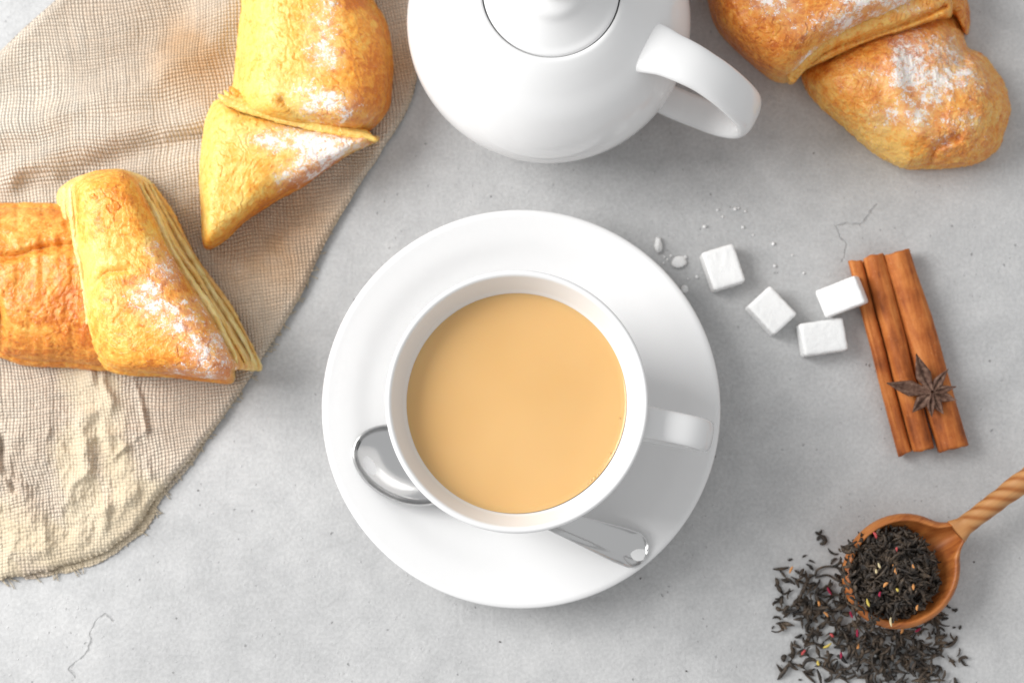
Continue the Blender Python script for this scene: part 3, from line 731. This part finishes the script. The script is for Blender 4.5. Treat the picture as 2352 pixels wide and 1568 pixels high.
# torn layers showing down the cut side and along the left edge of the front roll
for k, (f, zz_, tv, cv) in enumerate([(.18, 2.66, .25, .9), (.40, 2.15, .5, .6), (.70, 1.35, .2, 1.0), (.90, .80, .6, .5)]):
    pl = [(to_[j][0] * (1 - f) + bo[j][0] * f + 4.5 * math.sin(j * 2.3 + k * 1.9), to_[j][1] * (1 - f) + bo[j][1] * f) for j in range(5, 12)]
    strip(croB, 'pastry_layer', pl, 7.5 - k * .7, zz_, M_pa, 70 + k, .10, tv, [], cv)
for k, (f, zz_, tv, cv) in enumerate([(.25, 2.55, .25, .85), (.62, 1.7, .5, .6)]):
    pl = [(to_[j][0] * (1 - f) + bo[j][0] * f, to_[j][1] * (1 - f) + bo[j][1] * f) for j in (1, 0, 21, 20, 19)]
    strip(croB, 'pastry_layer', pl, 6.5, zz_, M_pa, 80 + k, .10, tv, [], cv)

# --- croissant at the top right
pc = P(1980, 180, 0)
croC = thing('croissant', 'brown baked croissant lying on bare table in the top right', 'croissant', (pc.x, pc.y, 0))
oC2 = [(1838, 178), (1870, 232), (1905, 265), (1980, 330), (2050, 380), (2110, 389), (2170, 388), (2240, 377), (2290, 345), (2312, 290), (2322, 245), (2304, 185), (2262, 128), (2222, 104), (2190, 30), (2100, 20), (1950, 80), (1870, 130)]
adopt(croC, pastry('end_roll', oC2, [(2000, 190), (2090, 190), (2160, 230), (2190, 265)], M_pc, 0, 1.1, 3.0, inset=.08, seed=41, rough_amp=.10, flakes=.05,
    toast=lambda x, y: .46 + blob(x, y, 2090, 110, 60, .3) + blob(x, y, 2200, 330, 60, .1) - blob(x, y, 2000, 310, 60, .22) - blob(x, y, 2050, 370, 60, .3) + blob(x, y, 2170, 290, 60, .1),
    powder=[(2120, 170, 85, 80, .6, .95), (2080, 240, 70, 60, 0, .75), (2200, 165, 45, 80, -.5, .7), (2000, 180, 70, 40, 0, .55), (2200, 280, 80, 70, 0, .5)],
    zf=lambda x, y: .26 * np.exp(-(line_d(x, y, [(2050, 130), (2070, 230), (2110, 300)]) / 26) ** 2) + .12 * np.exp(-(line_d(x, y, [(2180, 60), (2230, 160), (2260, 260)]) / 22) ** 2) - .30 * np.exp(-(line_d(x, y, [(2135, 380), (2150, 340), (2200, 318)]) / 9) ** 2) - .2 * np.exp(-(line_d(x, y, [(2170, 30), (2190, 90), (2215, 150)]) / 12) ** 2)))
oC0 = [(2080, -60), (2170, 20), (2205, 50), (2222, 80), (2228, 30), (2212, -20), (2180, -90), (2100, -110)]
adopt(croC, pastry('rear_flap', oC0, [(2150, -50), (2195, 20)], M_pc, 0, .8, 1.6, inset=.12, seed=43, rough_amp=.05, toast=lambda x, y: .62 + 0 * x))
band = [(1812, 192), (1850, 160), (1920, 128), (2010, 90), (2090, 66), (2160, 44), (2185, 36), (2180, -10), (2120, -60), (2000, -60), (1880, 40), (1800, 120)]
adopt(croC, pastry('wrap_layer', band, [(1900, 90), (2020, 30), (2110, -10)], M_pc, .3, 2.6, 3.2, inset=.05, seed=47, layers=3, lay_amp=.03,
    toast=lambda x, y: .30 + .2 * np.clip((x - 2000) / 200, 0, 1), powder=[(2100, 20, 60, 20, -.3, .5)],
    zf=lambda x, y: -.30 * np.exp(-(line_d(x, y, [(1826, 178), (1900, 118), (2000, 82), (2090, 50), (2170, 16)]) / 7) ** 2)))
oC1 = [(1600, -110), (1618, -30), (1640, 55), (1682, 112), (1740, 162), (1782, 190), (1815, 190), (1840, 172), (1905, 112), (1975, 74), (2060, 42), (2120, 12), (2150, -20), (2170, -110)]
adopt(croC, pastry('middle_roll', oC1, [(1720, -20), (1800, 60), (1900, 20), (2000, -40)], M_pc, 0, 2.0, 4.3, inset=.10, seed=53, flat=3.0, fe=.66, rough_amp=.06,
    toast=lambda x, y: .62 - .28 * np.exp(-(line_d(x, y, [(1800, 185), (1900, 112), (2060, 45), (2140, 0)]) / 30) ** 2) + .2 * np.exp(-(line_d(x, y, [(1610, -60), (1640, 40), (1740, 150)]) / 40) ** 2),
    powder=[(1970, 20, 90, 45, -.5, .95), (1780, 0, 60, 36, .5, .85), (1850, 60, 60, 40, 0, .4), (2060, 0, 60, 30, -.4, .8), (1860, 130, 60, 16, -.6, .6)]))

# ------------------------------------------------------------------ sugar
def sugar_cube(name, quad, z0, hgt, label, tilt=0.0, lx=None, dirn=None, seed=0, grp='sugar cubes'):
    zc = z0 + hgt
    q = [np.array(P(x, y, zc))[:2] for x, y in quad]
    c = sum(q) / 4; e1 = ((q[1] - q[0]) + (q[2] - q[3])) / 2; e2 = ((q[3] - q[0]) + (q[2] - q[1])) / 2
    l1, l2 = np.linalg.norm(e1), np.linalg.norm(e2); a = math.atan2(e1[1], e1[0])
    if lx: l1 = lx
    n = 22; k = np.linspace(-1, 1, n); V = []; Fs = []; idx = 0; r = .11
    for ax in range(3):
        for sg in (-1, 1):
            A, B = np.meshgrid(k, k, indexing='ij'); Cc = np.full_like(A, sg)
            co = [None] * 3; co[ax] = Cc; co[(ax + 1) % 3] = A; co[(ax + 2) % 3] = B
            V.append(np.stack(co, -1).reshape(-1, 3)); Fs.append(grid_faces(n, n, flip=(sg < 0)) + idx); idx += n * n
    V = np.concatenate(V); Fs = np.concatenate(Fs)
    hv_ = np.array([l1, l2, hgt]) / 2
    X = V * hv_; inner = np.clip(X, -(hv_ - r), hv_ - r); dd = X - inner; L = np.linalg.norm(dd, axis=1)[:, None]
    X = np.where(L > 1e-9, inner + dd / np.maximum(L, 1e-9) * np.minimum(L, r), X)
    nrm = X / hv_; nrm = nrm / np.linalg.norm(nrm, axis=1)[:, None]
    X = X + nrm * (.009 * fbm(X * 4 + seed * 7, 3, seed) + .016 * vn(X * 18 + seed, seed))[:, None]
    o = mesh_obj(name, X, Fs, M_sugar); 
    bpy.context.view_layer.update()
    R_ = Matrix.Rotation(a, 4, 'Z') @ Matrix.Rotation(tilt, 4, 'Y')
    o.matrix_world = Matrix.Translation(Vector((c[0] * S, c[1] * S, (z0 + hgt / 2) * S))) @ R_
    tag(o, label, 'sugar cube', grp)
    # weld the six faces
    import bmesh
    bm = bmesh.new(); bm.from_mesh(o.data); bmesh.ops.remove_doubles(bm, verts=bm.verts, dist=.00008); bm.to_mesh(o.data); bm.free()
    o.data.polygons.foreach_set('use_smooth', np.ones(len(o.data.polygons), bool))
    return o
sugar_cube('sugar_cube', [(1612, 580), (1686, 557), (1712, 645), (1640, 668)], 0, .85, 'white sugar cube nearest the saucer rim and the crumbs', seed=1)
sugar_cube('sugar_cube', [(1718, 703), (1770, 654), (1832, 721), (1778, 770)], 0, .85, 'white sugar cube turned diamond-wise, second from the saucer', seed=2)
sugar_cube('sugar_cube', [(1838, 742), (1937, 729), (1949, 802), (1846, 818)], 0, .8, 'white sugar cube below the one leaning on the cinnamon', seed=3)
sugar_cube('sugar_cube', [(1879, 664), (1980, 627), (2003, 690), (1905, 727)], .24, 1.12, 'cream-tinted sugar cube leaning on the left cinnamon stick', tilt=-.40, lx=1.62, seed=4)
rs = np.random.RandomState(5); random.seed(5)
def crumb(x, y, rx, ry, h, seed, ang=0.0):
    u = np.linspace(0, np.pi, 9); v = np.linspace(0, 2 * np.pi, 14, endpoint=False)
    V = np.stack([np.outer(np.sin(u), np.cos(v)), np.outer(np.sin(u), np.sin(v)), np.outer(np.cos(u), np.ones(14))], -1).reshape(-1, 3)
    V = V * (1 + .35 * vn(V * 1.7 + seed * 3, seed))[:, None]
    V = V * (rx, ry, h / 2); c, s_ = math.cos(ang), math.sin(ang)
    V = np.stack([V[:, 0] * c - V[:, 1] * s_, V[:, 0] * s_ + V[:, 1] * c, V[:, 2] + h * .45], 1)
    p = P(x, y, h / 2); o = mesh_obj('sugar_crumb', V, grid_faces(9, 14, True, flip=True), M_sugar); o.location = (p.x * S, p.y * S, 0)
    return o
tag(crumb(1512, 562, .14, .34, .25, 1, .12), 'oblong broken sugar chunk by the upper right saucer rim', 'sugar crumb', 'sugar crumbs')
tag(crumb(1560, 602, .30, .22, .16, 2, .3), 'flat lump of wet sugar between saucer and first cube', 'sugar crumb', 'sugar crumbs')
tag(crumb(1572, 663, .16, .14, .14, 3), 'small sugar crumb touching the saucer rim', 'sugar crumb', 'sugar crumbs')
CR = [(1533, 596), (1524, 604), (1541, 588), (1575, 590), (1526, 590), (1548, 612), (1648, 482), (1688, 480), (1712, 485), (1706, 522), (1779, 611), (1846, 627), (1696, 478), (1660, 498), (1618, 520), (1580, 640), (1600, 636), (1820, 586), (1730, 540), (1776, 560)]
for i, (x, y) in enumerate(CR):
    r_ = rs.uniform(.035, .075)
    tag(crumb(x, y, r_, r_ * rs.uniform(.8, 1.2), r_ * 1.6, 10 + i), 'tiny grain of spilled sugar on the bare table', 'sugar crumb', 'tiny sugar grains')

# ------------------------------------------------------------------ cinnamon sticks and star anise
def scroll(section, p0, p1, name, label, seed, th=.09, n=70):
    """section: (x,z) curve in cm of the curled bark sheet; p0,p1: photo points of its two ends at mid height"""
    sec = spline(section, 90); T = np.gradient(sec, axis=0); T /= np.linalg.norm(T, axis=1)[:, None]; N = np.stack([-T[:, 1], T[:, 0]], 1)
    ring = np.concatenate([sec + N * th / 2, (sec - N * th / 2)[::-1]])
    A, B = P(*p0, .5), P(*p1, .5); ax = (B - A); L = ax.length; ax.normalize(); sd = Vector((-ax.y, ax.x, 0)) * -1
    sd = Vector((ax.y, -ax.x, 0)); 
    if sd.x < 0: sd = -sd
    t = np.linspace(0, L, n); V = []
    k = len(ring)
    for i, tt in enumerate(t):
        w_ = .05 * vn(np.array([[tt * .35, seed, 0]]), seed)[0]; 
        sc_ = 1 + .09 * vn(np.array([[tt * .25, seed, 5]]), seed + 1)[0]
        V.append(np.array([[A.x + ax.x * tt + sd.x * (x * sc_ + w_), A.y + ax.y * tt + sd.y * (x * sc_ + w_), z] for x, z in ring]))
    V = np.array(V)
    # uneven ends
    e = .06 * vn(np.stack([ring[:, 0] * 3, ring[:, 1] * 3, 0 * ring[:, 0] + seed], 1), seed + 3)
    V[0, :, 0] -= ax.x * e; V[0, :, 1] -= ax.y * e; V[-1, :, 0] += ax.x * e; V[-1, :, 1] += ax.y * e
    V = V.reshape(-1, 3)
    Fc = [tuple(f) for f in grid_faces(n, k, True).tolist()]
    h = k // 2
    for base in (0, (n - 1) * k):
        for i in range(h - 1): Fc.append((base + i, base + i + 1, base + k - 2 - i, base + k - 1 - i))
    V[:, 2] += .035 * fbm(V * 1.5, 4, seed) + .02 * ridged(V * 3, 3, seed)
    V[:, 2] -= V[:, 2].min()
    # local frame with y along the stick, so the grain follows it
    mid = (A + B) / 2; ang = math.atan2(-ax.x, ax.y)
    Mx = Matrix.Translation(Vector((mid.x, mid.y, 0)) * S) @ Matrix.Rotation(ang, 4, 'Z')
    o = mesh_obj(name, V, Fc, M_bark); o.data.transform(Mx.inverted()); o.matrix_world = Mx
    import bmesh
    bm = bmesh.new(); bm.from_mesh(o.data); bmesh.ops.recalc_face_normals(bm, faces=bm.faces); bm.to_mesh(o.data); bm.free()
    return tag(o, label, 'cinnamon stick', 'cinnamon sticks')
def arc(cx, cz, r, a0, a1, k, r1=None):
    r1 = r if r1 is None else r1
    return [(cx + (r + (r1 - r) * i / (k - 1)) * math.cos(math.radians(a0 + (a1 - a0) * i / (k - 1))), cz + (r + (r1 - r) * i / (k - 1)) * math.sin(math.radians(a0 + (a1 - a0) * i / (k - 1)))) for i in range(k)]
secL = arc(-.42, .30, .12, -60, -180, 4, .2)[::-1]
secL = arc(-.42, .31, .12, 250, -40, 6, .2) 
secL = arc(-.45, .33, .10, 560, 360, 6, .20) + arc(-.45, .33, .24, 330, 40, 2, .27)
# left scroll: a small roll, a shared base, a larger roll
secL = arc(-.40, .34, .12, -150, 130, 7, .20) + arc(-.38, .36, .27, 150, 300, 6, .30) + arc(.22, .46, .42, 235, 470, 9, .40) + arc(.22, .46, .38, 490, 640, 5, .20)
secL = [(x * .95, z) for x, z in secL]
scroll(secL, (1989, 592), (2108, 1036), 'cinnamon_stick', 'double-rolled cinnamon stick on the left, touching the sugar cube', 61)
secR = arc(0, .48, .18, -320, -90, 6, .30) + arc(0, .50, .40, -60, 285, 12, .52)
secR = [(x * 1.14, z * .92) for x, z in secR]
scroll(secR, (2060, 582), (2190, 1028), 'cinnamon_stick', 'single wide cinnamon stick on the right, under the star anise', 67)

zc = 1.38
ac = P(2142, 900, zc)
anise = thing('star_anise', 'dark brown star anise lying on top of the cinnamon sticks', 'star anise', (ac.x, ac.y, 1.0))
for i, (dx, dy, L, wd_, tipz) in enumerate([(-37, -85, 96, 17, .35), (-104, -20, 108, 17, .12), (-44, 44, 66, 14, -.05), (-2, 58, 58, 10, .05), (24, 50, 56, 13, -.08), (58, 20, 58, 13, -.05), (52, -12, 56, 10, .1), (35, -52, 64, 11, .22)]):
    kk = math.hypot(dx, dy); e = P(2142 + dx / kk * L, 900 + dy / kk * L, zc + tipz)
    n_ = 26; t = np.linspace(0.03, 1, n_)[:, None]
    A = np.array(ac); B = np.array(e); path = A + (B - A) * t; path[:, 2] += (-.12 * np.sin(np.pi * t) + .05 * t ** 3)[:, 0]
    t = t[:, 0]; dirv = (B - A); dirv[2] = 0; dirv /= np.linalg.norm(dirv); sd = np.array([-dirv[1], dirv[0], 0])
    wv_ = wd_ / 54 * np.interp(t, [0, .15, .45, .7, .9, 1], [.25, .5, 1, .62, .22, .05])
    dp = .30 * np.interp(t, [0, .3, .55, .8, 1], [.5, .9, 1, .5, .08])
    # V-shaped open boat: section points from left lip, down the keel, to right lip, then the inner slit
    secp = [(-.55, .15), (-.85, 0), (-1, -.25), (-.7, -.7), (0, -1.1), (.7, -.7), (1, -.25), (.85, 0), (.55, .15), (.28, -.05), (0, -.42), (-.28, -.05)]
    V = np.array([[p_ + sd * (sx_ * w_) + np.array([0, 0, sz_ * d_]) for sx_, sz_ in secp] for p_, w_, d_ in zip(path, wv_, dp)]).reshape(-1, 3)
    V[:, 2] += .012 * vn(V * 9, 80 + i); ns_ = len(secp)
    Fl = [tuple(f) for f in grid_faces(n_, ns_, True).tolist()] + [tuple(range(ns_)), tuple((n_ - 1) * ns_ + j for j in range(ns_ - 1, -1, -1))]
    adopt(anise, mesh_obj('carpel', V, Fl, M_anise))

# ------------------------------------------------------------------ wooden spoon with loose tea
ang = math.radians(34)
bc = P(2071, 1311, 1.5); pcm = (H - 1.5) / F / ct
wsp = thing('wooden_spoon', 'wooden spoon with twisted striped handle, its bowl full of tea', 'spoon', (bc.x, bc.y, 0))
M_wood = mat_wood('orange_wood', ang); M_woodh = mat_wood('striped_wood', ang, True)
V, Fc = spoon_bowl(bc.x, bc.y, ang, 138 * pcm, 125 * pcm, 1.75, 1.25, .32, neck=.75, nwid=.20, na=160, ex=1.3)
V[:, 2] = np.maximum(V[:, 2], .02)
adopt(wsp, mesh_obj('bowl', V, Fc, M_wood))
h0 = P(2196, 1221, 1.6); h1 = P(2420, 1052, 1.9); n_ = 260
t = np.linspace(0, 1, n_); path = np.array(h0)[None] * (1 - t[:, None]) + np.array(h1)[None] * t[:, None]
dirn = path[-1] - path[0]; dirn /= np.linalg.norm(dirn)
tw = np.clip(t - .10, 0, 1) * 4.3 * math.pi * .9
wdt = np.interp(t, [0, .08, .2, .6, 1], [.50, .36, .34, .40, .43])
V, Fl = sweep(path, np.array([-dirn[1], dirn[0], 0]), wdt, np.interp(t, [0, .1, 1], [.28, .34, .38]), 32, 2.25, twist=tw)
aa = np.linspace(0, 2 * np.pi, 32, endpoint=False)
sf = np.clip((t[:, None] - .04) / .08, 0, 1); stripe = (.5 + .5 * np.sin(4 * aa[None] + 0 * tw[:, None])) * sf + .5 * (1 - sf)
adopt(wsp, mesh_obj('handle', V, Fl, M_woodh, attrs={'stripe': (stripe ** 1.5).ravel()}))

def leaf_mesh(L, W_, bend, twist, seed, ns=6):
    """one rolled leaf shred lying along x, centred"""
    t = np.linspace(-1, 1, ns); a = bend * t
    x = np.sin(a) / bend * L / 2 if abs(bend) > .05 else t * L / 2
    y = (1 - np.cos(a)) / (bend if abs(bend) > .05 else 1) * L / 2 if abs(bend) > .05 else 0 * t
    path = np.stack([x, y, .12 * L * rs.uniform(-1, 1) * t ** 2], 1)
    w_ = W_ * (1 - .65 * np.abs(t) ** 2.2) * rs.uniform(.8, 1.2, ns)
    side = np.stack([-np.sin(a) * 1, np.cos(a), 0 * a], 1)
    V, Fl = sweep(path, side, w_ / 2, w_ * rs.uniform(.22, .42), 5, 2.0, twist=np.linspace(0, twist, ns))
    return V, Fl
def rot_rand(V, az, tl, rl):
    R_ = np.array(Matrix.Rotation(az, 3, 'Z') @ Matrix.Rotation(tl, 3, 'Y') @ Matrix.Rotation(rl, 3, 'X')); return V @ R_.T
def leaf_heap(name, pts, label, kind='stuff', cat='loose tea', lmul=1.0, tiltr=.5):
    VV, FF, k = [], [], 0
    for (x, y, z) in pts:
        L = rs.choice([.22, .35, .5, .7], p=[.25, .35, .28, .12]) * rs.uniform(.8, 1.2) * lmul; W_ = rs.uniform(.10, .20)
        V, Fl = leaf_mesh(L, W_, rs.uniform(-1.6, 1.6), rs.uniform(-3, 3), 0)
        V = rot_rand(V, rs.uniform(0, 6.28), rs.uniform(-tiltr, tiltr), rs.uniform(0, 6.28)); 
        V = V + (x, y, z)
        mn = V[:, 2].min()
        if mn < 0: V[:, 2] -= mn
        VV.append(V); FF += [tuple(i + k for i in f) for f in Fl]; k += len(V)
    o = mesh_obj(name, np.concatenate(VV), FF, M_leaf)
    tag(o, label, cat, kind=kind); return o
# heap in the spoon: centre slightly down-left of the bowl centre
hc = P(2052, 1318, 2.0); pts = []
while len(pts) < 820:
    u, v = rs.uniform(-1, 1, 2); r = math.hypot(u, v)
    if r > 1: continue
    x = hc.x + u * 112 * pcm; y = hc.y + v * 104 * pcm
    ztop = 1.45 + .95 * (1 - r ** 2.2) + .10 * rs.randn()
    z = ztop - abs(rs.randn()) * .18
    dx_, dy_ = x - bc.x, y - bc.y
    if math.hypot(dx_, dy_) > 118 * pcm and rs.rand() < .6: continue
    pts.append((x, y, z))
for _ in range(42):
    a_ = math.radians(rs.uniform(150, 245)); rr_ = rs.uniform(112, 146) * pcm
    pts.append((bc.x + rr_ * math.cos(a_), bc.y + rr_ * math.sin(a_), 1.95 - .5 * max(0, rr_ / pcm - 136) / 10 + rs.uniform(-.05, .15)))
core = spline([(0, 2.15), (.7, 2.05), (1.15, 1.75), (1.42, 1.45), (1.4, 1.2), (0, 1.1)], 30)
leaf_heap('tea_leaves', pts, 'dark loose tea leaves heaped in the wooden spoon')
Vc, Fcc = lathe(core, 48); Vc = Vc + (hc.x, hc.y, 0); Vc[:, 2] += .06 * fbm(Vc * 2, 3, 90) - .02
# (the packed inside of the heap, same leaves pressed together)
o = mesh_obj('tea_leaf_bed', Vc, Fcc[:, ::-1].copy(), M_leaf); o.parent = bpy.data.objects['tea_leaves']
# loose tea on the table
def in_density(px, py):
    d = 0
    for bx, by, rx, ry, ga in ((2045, 1500, 115, 62, 1.0), (1868, 1400, 72, 85, .62), (1950, 1430, 100, 80, .62), (1835, 1330, 40, 45, .42), (2140, 1440, 60, 60, .5), (1900, 1500, 100, 50, .48), (2160, 1500, 50, 50, .28)):
        d = max(d, ga * math.exp(-((px - bx) / rx) ** 4 - ((py - by) / ry) ** 4))
    return d
pts = []
while len(pts) < 440:
    px, py = rs.uniform(1770, 2215), rs.uniform(1270, 1600)
    if rs.rand() > in_density(px, py): continue
    if math.hypot(px - 2071, (py - 1311)) < 118: continue
    d = in_density(px, py); z = abs(rs.randn()) * .22 * d + .06
    x, y = at(px, py, z); pts.append((float(x), float(y), z))
leaf_heap('spilled_tea_leaves', pts, 'dark loose tea leaves spilled on the table round the wooden spoon', tiltr=.3, lmul=1.2)
# single leaves lying apart
def single(px, py, L, W_, az, bend, label, grp='single tea leaves', cat='tea leaf', m=None, name='tea_leaf'):
    V, Fl = leaf_mesh(L, W_, bend, rs.uniform(-2, 2), 0, ns=10); V = rot_rand(V, az, 0, 0); V[:, 2] -= V[:, 2].min()
    p = P(px, py, .05); o = mesh_obj(name, V, Fl, m or M_leaf); o.location = (p.x * S, p.y * S, 0.00005)
    return tag(o, label, cat, grp)
single(1893, 1235, .75, .20, 2.2, 2.6, 'largest curled black tea leaf, lying apart above the spill', None)
single(1882, 1224, .35, .16, .4, 1.5, 'short black tea leaf tucked against the curled one above the spill', None)
single(1912, 1270, .5, .10, -.5, .8, 'thin black tea stalk between the curled leaf and the spoon', None)
def stalk(pts, r, label):
    pp = spline(pts, 40); V3 = np.array([np.array(P(x, y, z)) for x, y, z in pp])
    V, Fl = sweep(V3, np.array([.3, .2, 1.0]), r, r, 6); o = mesh_obj('tea_stalk', V, Fl, M_leaf); recenter(o, P(pts[0][0], pts[0][1], 0))
    return tag(o, label, 'tea stalk', 'looping tea stalks')
stalk([(1872, 1322, .1), (1880, 1306, .15), (1905, 1300, .2), (1935, 1306, .5), (1955, 1318, 1.3)], .045, 'upper looping brown tea stalk left of the spoon bowl')
stalk([(1873, 1326, .1), (1900, 1320, .15), (1925, 1333, .3), (1948, 1340, 1.0)], .045, 'lower looping brown tea stalk left of the spoon bowl')
SG = [(1848, 1276, .2, .09, .5), (1865, 1288, .3, .1, -.4), (1790, 1375, .35, .12, .4), (1785, 1416, .4, .1, -.2), (1800, 1510, .3, .2, 1.2), (1822, 1500, .45, .2, 1.4), (1860, 1545, .4, .16, -.3), (1905, 1560, .45, .2, .6), (1940, 1556, .3, .12, -.6), (1990, 1552, .4, .16, .2), (2035, 1556, .3, .1, 1.4), (2060, 1540, .35, .12, .2),
      (2205, 1440, .18, .12, 1.2), (2192, 1440, .14, .1, .2), (2215, 1525, .3, .16, -.7), (2160, 1532, .45, .12, -.8), (2138, 1548, .4, .15, -.2), (2180, 1478, .3, .1, .5), (2170, 1420, .3, .12, .3), (2195, 1400, .2, .1, 1.1), (1815, 1285, .2, .1, .3), (1775, 1440, .15, .08, 1), (2118, 1528, .2, .1, .6), (1838, 1560, .15, .08, .1)]
for (x, y, L, W_, az) in SG:
    single(x, y, L * .95, W_, az, rs.uniform(-1.2, 1.2), 'small dark tea leaf lying loose at the fringe of the spill')
def mk(nm, c, r=.6): return mat_simple(nm, [(.3, tuple(v * .75 for v in c)), (.7, c)], 9, r, .4)
M_pink = mk('pink_petal', (.62, .10, .10)); M_mag = mk('crimson_petal', (.40, .02, .07)); M_or = mk('orange_peel', (.80, .36, .12)); M_ye = mk('yellow_petal', (.80, .62, .14)); M_cream = mk('pale_peel', (.86, .72, .42))
PT = [(2041, 1377, M_pink, 1.9), (1893, 1240, None, 0)]
PET = [(2190 - 0, 0, None, 0)]
petals = [(2188 - 0, 0)]
SP = 1971 / 700 * 2560 / 2352     # close-up pixels -> photo points helper (region 1860,1150 of the 2560 photo)
def cu(x, y): return (1860 + x / (1971 / 700)) / 2560 * 2352, (1150 + y / (1971 / 700)) / 2560 * 2352
for (x, y, m, z, L, colr) in [(925, 525, M_pink, 1.95, .28, 'pink'), (1070, 630, M_pink, 2.3, .22, 'pink'), (1062, 770, M_or, 2.45, .42, 'orange'), (993, 872, M_or, 2.5, .24, 'orange'), (1190, 890, M_or, 2.4, .22, 'orange'),
                        (953, 940, M_mag, 2.45, .2, 'crimson'), (1078, 910, M_ye, 2.5, .14, 'yellow'), (790, 985, M_mag, 1.95, .32, 'crimson'), (870, 1000, M_ye, 2.1, .3, 'yellow'), (1030, 1135, M_cream, 1.85, .34, 'pale'), (1215, 1035, M_or, 2.1, .22, 'orange'),
                        (950, 740, M_cream, 2.4, .2, 'pale'), (930, 780, M_cream, 2.4, .16, 'pale'), (1190, 745, M_or, 2.3, .16, 'orange')]:
    px, py = cu(x, y); pz = P(px, py, z)
    V, Fl = leaf_mesh(L, .11, rs.uniform(-.6, .6), .5, 0, 5); V = rot_rand(V, rs.uniform(.6, 2.2), 0, 0); o = mesh_obj('petal_fragment', V, Fl, m); o.location = Vector((pz.x, pz.y, z + .04)) * S
    tag(o, f'{colr} petal fragment among the tea heaped in the wooden spoon', 'petal', f'{colr} petal fragments in the spoon')
for (x, y, m, L, colr) in [(580, 1080, M_or, .26, 'orange'), (590, 1305, M_ye, .38, 'yellow'), (418, 1350, M_pink, .24, 'pink'), (685, 1370, M_mag, .26, 'crimson'), (755, 1085, M_mag, .28, 'crimson'), (798, 1215, M_mag, .3, 'crimson'), (1115, 1195, M_or, .3, 'orange'), (530, 1010, M_or, .24, 'orange'),
                      (805, 1310, M_or, .2, 'orange'), (620, 1230, M_pink, .2, 'pink'), (520, 1425, M_ye, .2, 'yellow'), (1225, 1195, M_mag, .26, 'crimson'), (330, 770, M_or, .3, 'orange'), (600, 920, M_mag, .32, 'crimson')]:
    px, py = cu(x, y); z = .32; pz = P(px, py, z)
    V, Fl = leaf_mesh(L, .11, rs.uniform(-.6, .6), .5, 0, 5); V = rot_rand(V, rs.uniform(.4, 2.4), 0, 0); o = mesh_obj('petal_fragment', V, Fl, m); o.location = Vector((pz.x, pz.y, z)) * S
    tag(o, f'{colr} petal fragment among the tea spilled on the table', 'petal', f'{colr} petal fragments on the table')
# dark specks of dust on the slab
for (x, y) in [(1471, 1328), (1148, 1473), (455, 1126), (2237, 1290), (1576, 1540)]:
    pz = P(x, y, 0); V, Fl = leaf_mesh(.07, .06, .2, 0, 0, 5); V[:, 2] -= V[:, 2].min()
    o = mesh_obj('speck', V, Fl, M_leaf); o.location = Vector((pz.x, pz.y, .003)) * S
    tag(o, 'tiny dark speck lying on the bare grey table', 'speck', 'dark specks')
